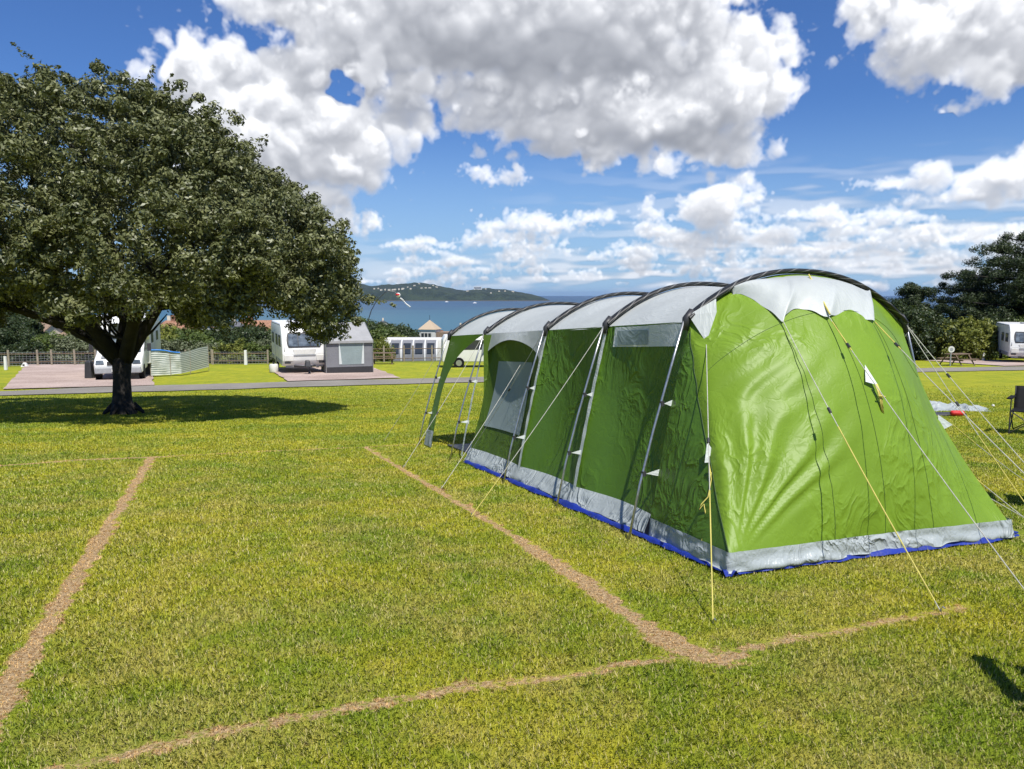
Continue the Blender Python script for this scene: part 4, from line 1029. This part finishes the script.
# grey bag and bins beside the motorhome
o = MB().box((0, 0, .42), (.36, .36, .84), None, (.8, .8)).build('waste_bin', M['dark'], None, .06); o.location = G(90, 379); tag(o, 'dark grey upright bag standing left of the motorhome', 'bag')
o = MB().box((0, 0, .3), (.45, .4, .6), None, (.9, .9)).build('folding_crate', M['dark'], None, .03); o.location = G(150, 375); tag(o, 'black crate on the gravel between motorhome and windbreak', 'crate')

# grey porch awning against the white caravan
def awning():
    p = G(350, 373.5); r_ = empty('porch_awning', p, R(20), 'grey porch awning with pale sloping roof joined to the white caravan', 'awning')
    W, D_, h0, h1 = 1.20, 2.4, 1.72, 2.55
    # front wall with lighter window curtain
    w_ = MB(); w_.box((0, 0, h0/2+.17), (2*W, .02, h0-.34)); w_.build('front_wall', M['greyfab'], r_)
    MB().box((0, -.012, .18), (2*W, .02, .35)).build('mud_skirt', M['dark'], r_)
    MB().box((.10, -.016, 1.05), (1.30, .015, 1.15)).build('front_window', M['mesh'], r_)
    for sx in (-1, 1): MB().prism([(-.02, .5), (.12, .5), (.02, 1.6), (-.02, 1.6)] if sx < 0 else [(-.12, .5), (.02, .5), (.02, 1.6), (-.02, 1.6)], 'y', -.035, -.026).build('curtain', M['tape'], r_).location = (.10+sx*.62, 0, 0)
    for sx in (-1, 1): MB().prism([(0, 0), (D_, 0), (D_, h1), (.0, h0)], 'x', sx*W-.01, sx*W+.01).build('side_wall', M['greyfab'], r_)
    MB().add([(-W-.03, -.10, h0-.03), (W+.03, -.10, h0-.03), (W-.15, D_*.62, h1), (-W+.15, D_*.62, h1)], [(0, 1, 2, 3)]).add([(-W+.15, D_*.62, h1+.002), (W-.15, D_*.62, h1+.002), (W+.03, D_+.05, h1+.03), (-W-.03, D_+.05, h1+.03)], [(0, 1, 2, 3)]).build('roof', M['greyroof'], r_)
    MB().add([(W+.03, -.10, h0-.03), (W+.03, D_+.05, h0+.05), (W+.03, D_+.05, h1+.03), (W-.15, D_*.62, h1)], [(0, 1, 2, 3)]).build('roof_gusset', M['greyfab'], r_)
    MB().box((0, -.11, h0-.07), (2*W+.06, .02, .12)).build('valance', M['greyroof'], r_)
    for sx in (-1, 1): MB().tube([(sx*W, -.06, 0), (sx*W, -.06, h0)], .018, 6).build('pole', M['steel'], r_)
awning()
# water roller beside the caravan
p = G(274, 373); r_ = empty('water_container', p, 0, 'pale round water container on the grass left of the white caravan', 'water container')
m = MB(); m.tube([(0, 0, .02), (0, 0, .08), (0, 0, .42), (0, 0, .48)], [.20, .23, .23, .18], 16); m.build('barrel', M['offwhite'], r_, smooth=True)
m = MB(); m.tube([(0, 0, .48), (0, 0, .56)], .05, 10); m.build('cap', M['dark'], r_)
m = MB(); m.tube([(-.22, 0, .1), (-.26, 0, .6), (-.18, 0, .78), (.0, 0, .8)], .012, 6); m.build('handle', M['dark'], r_)

# striped windbreak
def windbreak():
    a, b, c = G(151, 377), G(180, 376), G(209, 371.5); r_ = empty('windbreak', a, 0, 'low windbreak of wavy grey and white striped cloth with blue top edge at left', 'windbreak')
    m_, N = newmat('striped_windbreak_cloth'); uv = N.n('ShaderNodeUVMap', uv_map='uv').outputs[0]; s = N.n('ShaderNodeSeparateXYZ', {0: uv})
    wv = N.m('ADD', s.outputs[1], N.m('MULTIPLY', N.noise(uv, 5, 3), .07)); f = N.m('FRACT', N.m('MULTIPLY', wv, 12.0))
    c_ = N.mix(N.ss(f, .42, .56), (.18, .22, .19), (.62, .64, .60)); p_ = N.n('ShaderNodeBsdfPrincipled', {'Base Color': c_, 'Roughness': .6}); out(N, p_.outputs[0])
    P0, P1, P2 = Vector((0, 0, 0)), b-a, c-a; P1.y += .15
    def fn(s, t):
        q = P0.lerp(P1, s*2) if s < .5 else P1.lerp(P2, s*2-1); q = q.copy(); hgt = 1.25+.05*s-.12*math.sin(PI*s)+.05*math.sin(s*9)
        q.z += .06+hgt*t+.05*s*(1-t)*4*s; q.y += .05*math.sin(s*17+t*4)*(math.sin(PI*t)*.8+.2)+.015*math.sin(s*33-t*7); return q
    grid(fn, 60, 12, 'cloth', m_, r_)
    m = MB(); pts = [fn(s, 1.0)+Vector((0, -.02, -.02)) for s in np.linspace(.0, .50, 14)]; m.tube(pts, .04, 6); m.build('blue_edge', M['bluecan'], r_)
    for s in (0, .33, .66, 1): q = fn(s, 0); e = fn(s, 1); m = MB(); m.tube([q+Vector((0, 0, -.2)), e+Vector((0, 0, .06))], .016, 6); m.build('pole', M['woodl'], r_)
windbreak()

# fences
def fence(pxs, row, hgt, label, mesh=True, rails=(.25, .75), post=M['woodl'], nm='field_fence'):
    pts = [G(px, rw) for px, rw in zip(pxs, row)]; r_ = empty(nm, pts[0], 0, label, 'fence', 'field fences'); o = pts[0]
    for q in pts: m = MB(); m.tube([q-o+Vector((0, 0, -.2)), q-o+Vector((0, 0, hgt))], .065, 8); m.build('post', post, r_)
    for k in rails:
        m = MB(); m.tube([q-o+Vector((0, 0, hgt*k)) for q in pts], .03, 6); m.build('rail', M['wood'], r_)
    if mesh:
        for a, b in zip(pts[:-1], pts[1:]):
            m = MB(); a_ = a-o; b_ = b-o; n = max(2, int((b-a).length/.18))
            for i in range(n+1): q = a_.lerp(b_, i/n); m.tube([q+Vector((0, 0, .02)), q+Vector((0, 0, hgt*.85))], .006, 4, False)
            for k in range(7): z = .05+hgt*.8*k/6; m.tube([a_+Vector((0, 0, z)), b_+Vector((0, 0, z))], .006, 4, False)
            m.build('wire_panel', M['grey'], r_)
fence([-26, 9, 38, 52, 75, 96], [367, 366.5, 366, 365.5, 365.5, 365], 1.02, 'low post and wire fence left of the motorhome behind the pink gravel')
fence([126, 140, 160, 186, 212], [365, 365, 364.5, 364, 364], .95, 'fence stretch half hidden behind the windbreak', True)
fence([213, 246, 268], [364.5, 364.5, 364], .95, 'short fence stretch between the windbreak and the white caravan', True)
fence([371, 384, 404, 413, 432, 447, 470, 500], [362, 362, 361.5, 361.5, 361, 361, 361, 361], 1.15, 'fence of pale posts right of the grey awning, before the far caravans', False, (.2, .8))
def stick(name, px, py, h, r, mat, label, cat):
    o = MB().box((0, 0, h/2), (r*2, r*2, h), None, (.8, .8)).build(name, mat, None, .01); o.location = G(px, py); tag(o, label, cat)
stick('marker_post', 6, 370, .78, .07, M['white'], 'short white pitch marker post at the far left edge', 'post')
stick('marker_post', 246, 364.8, .95, .09, M['white'], 'white marker post on the grass between windbreak and white caravan', 'post')
stick('marker_post', 983, 361, .60, .07, M['white'], 'white marker post at right between picnic table and caravan', 'post')
p = G(25, 367); r_ = empty('pitch_marker', p, 0, 'small pale pyramid marker with dark centre on the gravel edge at left', 'marker')
m = MB(); m.box((0, 0, .14), (.40, .30, .28), None, (.35, .35)); m.build('block', M['offwhite'], r_, .02)
m = MB(); m.box((0, -.125, .13), (.12, .02, .10)); m.build('plate', M['dark'], r_)

def picnic(loc, rz, label):
    r_ = empty('picnic_table', loc, rz, label, 'picnic table', 'wooden picnic tables')
    t = MB(); [t.box((0, y, .74), (1.7, .13, .04)) for y in (-.29, -.145, 0, .145, .29)]; t.build('table_top', M['wood'], r_)
    for sy in (-1, 1): t = MB(); [t.box((0, sy*(.66+k), .44), (1.7, .13, .04)) for k in (0, .145)]; t.build('bench', M['wood'], r_)
    for sx in (-1, 1):
        t = MB(); t.tube([(sx*.6, -.30, .72), (sx*.6, -.78, 0)], .045, 4); t.tube([(sx*.6, .30, .72), (sx*.6, .78, 0)], .045, 4); t.box((sx*.6, 0, .39), (.045, 1.6, .09)); t.build('trestle', M['wood'], r_)
picnic(G(383, 364), R(8), 'dark wooden picnic table on grass right of the grey awning'); picnic(G(957, 365.5), R(25), 'dark wooden picnic table before the bushes at right')
# water point and round sign
p = G(401, 361); r_ = empty('water_point', p, 0, 'service post with two pale notices beside the left picnic table', 'service post')
MB().tube([(0, 0, 0), (0, 0, 1.25)], .05, 8).build('post', M['dark'], r_)
MB().box((.0, -.06, 1.05), (.42, .10, .26)).build('notice', M['white'], r_, .02); MB().box((.05, -.06, .62), (.30, .10, .24)).build('notice', M['white'], r_, .02)
p = G(950, 366); r_ = empty('round_sign', p, 0, 'grey post with round pale sign behind the right picnic table', 'sign')
MB().tube([(0, 0, 0), (0, 0, 1.1)], .04, 8).build('post', M['grey'], r_)
m = MB(); m.tube([(0, -.05, 1.05), (0, -.02, 1.05)], .20, 18); m.build('disc', M['offwhite'], r_); m = MB(); m.tube([(0, -.058, 1.05), (0, -.052, 1.05)], .11, 14); m.build('symbol', M['grey'], r_)

# caravan with inflatable awning below the fence line
def air_awning():
    Y = 68; p = at(414, Y); r_ = empty('awning_caravan', p, R(3), 'low pale caravan with curved white framed grey awning beyond the fence', 'caravan')
    MB().prism([(-3.2, .45), (-3.4, 1.1), (-3.1, 2.3), (-2.7, 2.52), (2.6, 2.5), (3.0, 2.2), (3.05, .45)], 'y', 1.6, 3.7).build('body', M['offwhite'], r_, .05, 2, True)
    def fn(s, t):
        a = PI*.5*s; return Vector((-2.2+4.2*t, 1.55-1.9*math.sin(a)**.9, 2.35*math.cos(a)**.55+.02))
    grid(fn, 14, 24, 'awning_skin', M['greyfab'], r_)
    for k in range(5):
        t = k/4; m = MB(); m.tube([fn(s, t)+Vector((0, -.03, .03)) for s in np.linspace(0, .99, 12)], .07, 8); m.build('air_beam', M['white'], r_, smooth=True)
    for k in range(4):
        g = grid(lambda s, t: fn(.38+.42*s, (k+.18+.64*t)/4)+Vector((0, -.05, .03)), 4, 4, 'window', M['glass'], r_)
air_awning()
def plain_van(px, Y, rz, label, grp=None):
    r_ = empty('camper_van', at(px, Y), rz, label, 'van')
    MB().prism([(-2.5, .35), (-2.55, .85), (-1.7, 1.05), (-1.05, 1.75), (-.8, 1.95), (2.3, 1.98), (2.45, 1.7), (2.5, .4)], 'y', -.95, .95).build('body', M['white'], r_, .06, 3, True)
    for y in (-1, 1):
        for x in (-1.65, 1.5): m = MB(); m.tube([(x, y*.78, .33), (x, y*.97, .33)], .33, 16); w_ = m.build('wheel', M['black'], r_); m = MB(); m.tube([(x, y*.95, .33), (x, y*.985, .33)], .18, 12); m.build('rim', M['steel'], w_)
        MB().prism([(-1.5, 1.12), (-1.0, 1.68), (-.25, 1.7), (-.25, 1.12)], 'y', y*.955-.005, y*.955+.005).build('cab_window', M['glass'], r_)
        MB().prism([(0, 1.12), (0, 1.7), (2.0, 1.7), (2.1, 1.12)], 'y', y*.955-.005, y*.955+.005).build('side_window', M['glass'], r_)
    MB().prism([(-1.68, 1.10), (-1.08, 1.76), (-1.10, 1.78), (-1.72, 1.11)], 'y', -.82, .82).build('windscreen', M['glass'], r_)
    MB().box((-2.53, -.6, .72), (.06, .34, .18)).build('headlight', M['glassb'], r_); MB().box((-2.53, .6, .72), (.06, .34, .18)).build('headlight', M['glassb'], r_)
    MB().box((-2.56, 0, .45), (.10, 1.8, .22)).build('bumper', M['grey'], r_, .02)
plain_van(482, 47, R(188), 'white camper van seen through the open porch of the green tent')
def van_roof(px, Y, rz, ln, label):
    r_ = empty('touring_caravan', at(px, Y), rz, label, 'caravan', 'caravans parked beyond the fence')
    MB().prism([(-ln/2, .45), (-ln/2-.1, 1.1), (-ln/2+.3, 2.4), (-ln/2+.7, 2.55), (ln/2-.3, 2.55), (ln/2, 2.2), (ln/2, .45)], 'y', -1.1, 1.1).build('body', M['white'], r_, .05, 2, True)
    for x in (-ln/3, 0, ln/3): MB().box((x, -1.11, 1.7), (.8, .03, .5)).build('side_window', M['glass'], r_)
    for y in (-1, 1): m = MB(); m.tube([(0, y*.9, .33), (0, y*1.1, .33)], .33, 14); m.build('wheel', M['black'], r_)
van_roof(446, 84, R(-12), 5.5, 'white caravan roof showing just right of the curved awning'); van_roof(470, 92, R(10), 6, 'white caravan half hidden by the front pole of the tent')
van_roof(355, 88, R(20), 5.5, 'white caravan mostly hidden behind the grey awning')

# ------------------------------------------------------------------ houses on the slope
def house(px, Y, w, d, h, roof, label, rz=0.0, wall='render', rh=None, chim=True, sink=0.0, nm='house'):
    p = at(px, Y); p.z -= .5+sink; r_ = empty(nm, p, rz, label, 'house', 'houses on the slope above the bay'); rh = rh or w*.28
    wl = MB().prism([(-w/2, -2), (w/2, -2), (w/2, h), (0, h+rh), (-w/2, h)], 'y', -d/2, d/2).build('wall', M[wall], r_)
    e = .35; sl_ = rh/(w/2); rf = MB()
    for s in (-1, 1):
        a = (s*(w/2+e), h-e*sl_); b = (0, h+rh); th = .18
        rf.prism([a, b, (b[0], b[1]+th), (a[0], a[1]+th)], 'y', -d/2-.3, d/2+.3)
    rf = rf.build('roof', M[roof], r_)
    if chim: MB().box((0.02, d*.3, h+rh+.5), (.7, .9, 1.5)).build('chimney', M['terracotta'] if roof != 'slate' else M['cream'], rf)
    for z in np.arange(1.5, h-.6, 2.7):
        for x in (-w*.27, w*.27):
            f = MB().box((x, -d/2-.04, z), (1.5, .10, 1.2)).build('window', M['white'], r_); MB().box((x, -d/2-.10, z), (1.3, .04, 1.0)).build('pane', M['glass'], f)
        for y in (-d*.28, 0, d*.28):
            for s in (-1, 1):
                f = MB().box((s*(w/2+.04), y, z), (.10, 1.5, 1.2)).build('window', M['white'], r_); MB().box((s*(w/2+.10), y, z), (.04, 1.3, 1.0)).build('pane', M['glass'], f)
    return r_
HS = [(30, 128, 7, 9, 5.0, 'brownroof', 'cream house with brown tiled roof, leftmost of the left row', 80), (44, 140, 7, 8, 5.2, 'terracotta', 'clay roofed house, second in the row seen left of the trunk', 75), (60, 132, 7, 9, 5.0, 'brownroof', 'brown roofed house in the middle of the row left of the motorhome', 82), (79, 150, 6, 8, 6.4, 'terracotta', 'orange brick house nearest the tree trunk on its left', 20),
      (186, 150, 7, 9, 5.6, 'terracotta', 'orange roofed white house seen above the windbreak', 70), (168, 175, 8, 9, 5.6, 'slate', 'white slate roofed house above the left end of the windbreak', 15), (232, 165, 8, 10, 5.4, 'slate', 'white grey roofed house above the fence right of the windbreak', 10), (262, 180, 8, 9, 5.8, 'terracotta', 'white clay roofed house left above the white caravan', 85),
      (214, 190, 7, 8, 5.6, 'slate', 'small white house between two orange roofed ones under the tree crown', -10), (376, 175, 8, 10, 4.2, 'terracotta', 'low white house with orange roof left of the tower house', 80), (357, 300, 11, 12, 8, 'slate', 'pale grey house poking above the trees left near the kite pole', 30),
      (452, 240, 9, 12, 5.0, 'brownroof', 'brown roofed cream house just right of the tower house', 70), (460, 330, 14, 14, 9, 'slate', 'grey flat looking building beside the front tent pole below the sea', 0), (384, 340, 10, 12, 7, 'slate', 'distant white house by the shore left of the bright tree', 15)]
for px, Y, w, d, h, rf, lb, a in HS: house(px, Y, w, d, h, rf, lb, R(a), 'render' if rf != 'brownroof' else 'cream', sink=5.5 if Y == 330 else 3.0 if Y in (300, 240) else 0)
def tower_house():
    p = at(430, 230); p.z = -18.1; r_ = empty('tower_house', p, R(-14), 'white house with square turret and pointed pyramid roof in front of the sea', 'house'); 
    MB().box((0, 0, 3.4), (4.9, 4.9, 12)).build('tower_wall', M['render'], r_, .03)
    q = MB(); q.add([(-2.8, -2.8, 9.4), (2.8, -2.8, 9.4), (2.8, 2.8, 9.4), (-2.8, 2.8, 9.4), (0, 0, 12.2)], [(0, 1, 4), (1, 2, 4), (2, 3, 4), (3, 0, 4), (3, 2, 1, 0)]); rf = q.build('turret_roof', simple('pale_tile', (.42, .33, .23), .8), r_)
    MB().tube([(0, 0, 12.0), (0, 0, 13.6)], .06, 6).build('finial', M['dark'], rf)
    MB().box((0, -2.5, 9.2), (5.4, .12, .4)).build('cornice', M['white'], r_)
    for x in (-1.4, -.3, .8): MB().box((x, -2.48, 7.7), (.8, .08, 1.2)).build('window', M['glass'], r_)
    for y in (-1.0, .6): MB().box((2.48, y, 7.7), (.08, .8, 1.2)).build('window', M['glass'], r_)
    MB().box((-1.0, -2.48, 4.6), (1.0, .08, 1.4)).build('window', M['glass'], r_)
    w1 = MB().prism([(-8.5, -2), (-2.47, -2), (-2.47, 5.2), (-5.0, 7.2), (-8.5, 4.2)], 'y', -2.0, 4.5).build('wing_wall', M['render'], r_)
    MB().prism([(-9.0, 3.9), (-5.0, 7.25), (-5.0, 7.5), (-9.1, 4.15)], 'y', -2.4, 4.9).add([(-5.0, -2.4, 7.5), (-2.3, -2.4, 5.3), (-2.3, 4.9, 5.3), (-5.0, 4.9, 7.5)], [(0, 1, 2, 3)]).build('wing_roof', M['brownroof'], r_)
    MB().prism([(2.47, -2), (7.5, -2), (7.5, 6.6), (2.47, 6.6)], 'y', -1.0, 5).build('wing_wall', M['cream'], r_)
    MB().prism([(2.5, 6.62), (7.9, 6.62), (6.4, 8.6), (2.5, 8.6)], 'y', -1.3, 5.3).build('wing_roof', M['brownroof'], r_)
    for x in (3.6, 5.6): MB().box((x, -1.04, 5.2), (.9, .06, 1.2)).build('window', M['glass'], r_)
tower_house()

# ------------------------------------------------------------------ headland across the bay
PR = [(-200, 283), (60, 280), (200, 279), (300, 281), (340, 283), (366, 286), (380, 285), (395, 284.2), (410, 283.2), (430, 284.6), (440, 287), (452, 289.6), (462, 290.6), (475, 288.6), (490, 288.8), (505, 289.6), (520, 291.8), (534, 294.6), (545, 297.5), (551, 300.0)]
def headland():
    Y0 = 6600.0; xs = np.linspace(-200, 551, 376); nd = 16; vs = []
    def top(px): return float(np.interp(px, [a for a, b in PR], [b for a, b in PR]))
    for px in xs:
        hh = (295-top(px))/FPX*(Y0+900)+51.5
        for j in range(nd+1):
            t = j/nd; Y = Y0+2400*t; x = (px-512)/FPX*(Y0+900*min(1, t*1.5)); f = math.sin(PI*min(1, .08+t*.92))**.55 if t > 0 else 0
            nn = noise.noise(Vector((x*.006, Y*.004, 0)))*.22+noise.noise(Vector((x*.02, Y*.012, 3)))*.10
            z = -51+hh*f*(1+nn*(1 if 0 < t < .9 else .2)*.55) if t > 0 else -54
            vs.append((x, Y+60*noise.noise(Vector((x*.004, 0, 5))), z))
    fs = [(i*(nd+1)+j, (i+1)*(nd+1)+j, (i+1)*(nd+1)+j+1, i*(nd+1)+j+1) for i in range(len(xs)-1) for j in range(nd)]
    me = bpy.data.meshes.new('headland'); me.from_pydata(vs, [], fs); me.update()
    m_, N = newmat('wooded_headland'); P = N.n('ShaderNodeNewGeometry').outputs['Position']; s = N.n('ShaderNodeSeparateXYZ', {0: P})
    c = N.mix(N.ss(N.noise(P, .012, 5, .7), .35, .65), (.012, .024, .016), (.032, .050, .026)); c = N.mix(N.ss(s.outputs[2], -44.0, -49.0), c, (.12, .09, .07))
    b = N.n('ShaderNodeBump', {'Strength': 1.0, 'Distance': 25.0, 'Height': N.noise(P, .02, 5, .7)}).outputs[0]
    p = N.n('ShaderNodeBsdfPrincipled', {'Base Color': c, 'Roughness': .95, 'Normal': b}); out(N, p.outputs[0])
    o = link('headland', me, None, m_, True); o['kind'] = 'structure'
    return np.array(vs).reshape(len(xs), nd+1, 3)
HV = headland()
def far_building(i, j, w, d, h, label, grp=None, nm='far_house'):
    q = HV[i, j]; o = MB(); o.box((0, 0, h/2-10), (w, d, h+20)); o = o.build(nm, M['cream'] if grp else M['white'], None); o.location = tuple(q); tag(o, label, 'building', grp)
    if grp is None:
        for k in range(4): MB().box((0, -d/2-.5, h*(.2+.2*k)), (w*.9, 1, h*.07)).build('window_row', M['glass'], o)
    else:
        MB().prism([(-w/2-1, h), (w/2+1, h), (0, h+5)], 'y', -d/2, d/2).build('roof', M['slate'], o)
ix = lambda px: int((px+200)/751*375)
far_building(ix(478), 4, 74, 30, 26, 'long white block standing alone on the headland near its right end')
rr = random.Random(5)
vx = sorted([374+rr.uniform(-1, 1)+k*3.7 for k in range(18)]+[468, 486.5, 492, 499, 506.5, 514]); ordn = 'leftmost second third fourth fifth sixth seventh eighth ninth tenth eleventh twelfth thirteenth fourteenth fifteenth sixteenth seventeenth eighteenth nineteenth twentieth twenty-first twenty-second twenty-third rightmost'.split()
for k, px in enumerate(vx):
    lb = 'tiny pale villa on the wooded headland, '+(ordn[k] if k in (0, 23) else ordn[k]+' from the left')+' of the scattered villas'
    far_building(ix(px), rr.choice([1, 1, 2, 2, 3, 4]), rr.uniform(12, 26), 12, rr.uniform(6, 10), lb, 'pale villas scattered over the headland')
# small boats
for px, Y, lb in ((475, 4800, 'tiny white boat below the headland near its right end'), (447, 5600, 'tiny white boat close under the headland, left of the other boat')):
    p = Vector(((px-512)/FPX*Y, Y, -50)); r_ = empty('motor_boat', p, 0, lb, 'boat')
    MB().prism([(-11, 0), (-13, 4), (14, 4), (11, -1)], 'y', -4, 4).build('hull', M['white'], r_, .3); MB().prism([(-6, 4.02), (-5, 8), (4, 8), (6, 4.02)], 'y', -3, 3).build('cabin', M['white'], r_, .2)

# flexible pole with spinning ball and tail behind the grey awning
def kite():
    Y = 44; b = at(361, Y); r_ = empty('garden_pole', b, 0, 'tall bending pole with red and white ball and streamer against the sea', 'pole'); k = Y/FPX
    def P(px, py): return Vector(((px-512)*k, Y, EYE-(py-295)*k))-b
    MB().tube([Vector((0, 0, 0)), P(363, 335), P(367, 325), P(372, 310), P(378, 300), P(386, 292.5), P(391, 291)], [.04, .035, .03, .025, .02, .016, .012], 8).build('pole', M['dark'], r_, smooth=True)
    c = P(399, 295); MB().sphere(c, .13, 14, 10).build('ball', M['white'], r_, smooth=True)
    MB().sphere(c+Vector((-.02, -.03, .02)), .13, 14, 10, (1, 1, .62)).build('red_stripe', M['red'], r_, smooth=True)
    MB().tube([P(391, 291), P(396, 292), c], .008, 5).build('string', M['cord'], r_)
    t = MB(); q = [P(401, 298), P(404, 302), (P(408, 305)), P(411, 307.5)]
    for i in range(9): a = q[0].lerp(q[3], i/9)+Vector((0, 0, .02*math.sin(i))); t.tube([a, a+(q[3]-q[0])/13], .045, 6)
    t.build('tail', M['white'], r_)
kite()

# ------------------------------------------------------------------ loose things on the lawn at right
def camp_chair(loc, rz, label):
    r_ = empty('camp_chair', loc, rz, label, 'camping chair', 'folding camping chairs')
    W = .29
    MB().box((0, 0, .42), (2*W, .48, .02)).build('seat', M['black'], r_, .008)
    grid(lambda s, t: Vector(((-W+2*W*s)*(1+.05*t), .20+.20*t+.07*math.sin(PI*s), .38+.44*t)), 8, 8, 'backrest', M['black'], r_, thick=.02)
    for sx in (-1, 1):
        MB().box((sx*(W+.03), .02, .64), (.09, .5, .025)).build('armrest', M['black'], r_, .01)
        MB().tube([(sx*W, .24, .40), (sx*W*1.05, .40, .82)], .011, 6).build('back_post', M['dark'], r_)
        MB().tube([(sx*W, -.25, .0), (sx*W, -.22, .63)], .011, 6).build('front_post', M['dark'], r_)
        MB().tube([(sx*W, -.25, .02), (sx*W, .28, .44)], .010, 6).build('leg', M['dark'], r_); MB().tube([(sx*W, .30, .02), (sx*W, -.23, .42)], .010, 6).build('leg', M['dark'], r_)
    MB().tube([(-W, -.25, .02), (W, -.23, .42)], .010, 6).build('brace', M['dark'], r_); MB().tube([(W, -.25, .02), (-W, -.23, .42)], .010, 6).build('brace', M['dark'], r_)
    MB().tube([(-W, .29, .02), (W, .29, .42)], .010, 6).build('brace', M['dark'], r_)
p = G(1024, 434); camp_chair((p.x+.10, p.y, p.z), R(-40), 'black folding camping chair on the lawn cut by the right edge')
p = G(1056, 506); p.x += .12; camp_chair(p, R(150), 'black folding camping chair just off the right edge, only its shadow in view')
camp_chair((2.70, 2.90, H(2.70, 2.90)), R(165), 'black folding camping chair nearest the camera, only its shadow in view')
def cloth():
    a = G(952, 410); r_ = a
    def fn(s, t):
        x = (s-.5)*1.75*(1-.15*math.sin(t*5)); y = (t-.5)*1.15+.25*math.sin(s*4); n = abs(noise.noise(Vector((s*5, t*4, 1))))*.22+abs(noise.noise(Vector((s*11, t*9, 4))))*.08
        e = min(1, 5*min(s, 1-s, t, 1-t)); return Vector((x+.1*noise.noise(Vector((s*3, t*8, 0))), y+.15*noise.noise(Vector((s*8, t*3, 7))), .02+n*e))
    o = grid(fn, 40, 30, 'tarpaulin', M['flap'], None); o.location = a; tag(o, 'crumpled silver grey cloth spread on the lawn right of the tent', 'cloth')
    o = MB().box((0, 0, .035), (.9, .35, .05), None, (.97, .9)).build('folded_mat', M['dark'], None, .012); o.location = G(944, 415.5); tag(o, 'dark folded mat on the lawn between the tent and the red bag', 'mat')
    b = MB(); b.tube([(-.15, 0, .07), (-.12, 0, .08), (.12, .0, .08), (.15, 0, .07)], [.04, .075, .075, .04], 12, True, .8); b = b.build('stuff_sack', M['red'], None, 0, 2, True); b.location = G(957, 416.5); tag(b, 'small bright red bag lying beside the crumpled grey cloth', 'bag')
    MB().tube([(.15, 0, .07), (.19, 0, .09), (.20, 0, .05), (.15, 0, .05)], .006, 6).build('drawstring', M['dark'], b)
    b = MB().sphere((0, 0, .035), .038, 12, 8).build('ball', M['offwhite'], None, smooth=True); b.location = G(993, 407); tag(b, 'small pale ball on the lawn right of the grey cloth', 'ball')
cloth()

# ------------------------------------------------------------------ air
def haze():
    m = bpy.data.materials.new('air'); m.use_nodes = True; t = m.node_tree; t.nodes.clear(); N = NT(t)
    v = N.n('ShaderNodeVolumePrincipled', {'Color': (.42, .62, .98, 1), 'Density': 1.8e-5, 'Anisotropy': .3}); o = N.n('ShaderNodeOutputMaterial'); t.links.new(v.outputs[0], o.inputs[1])
    o = MB().box((0, 14000, 35), (100000, 60000, 230)).build('haze', m); o['kind'] = 'stuff'; o['label'] = 'thin pale air between the camera and the headland'; o['category'] = 'haze'
    o.location = (0, 0, 0)
haze()
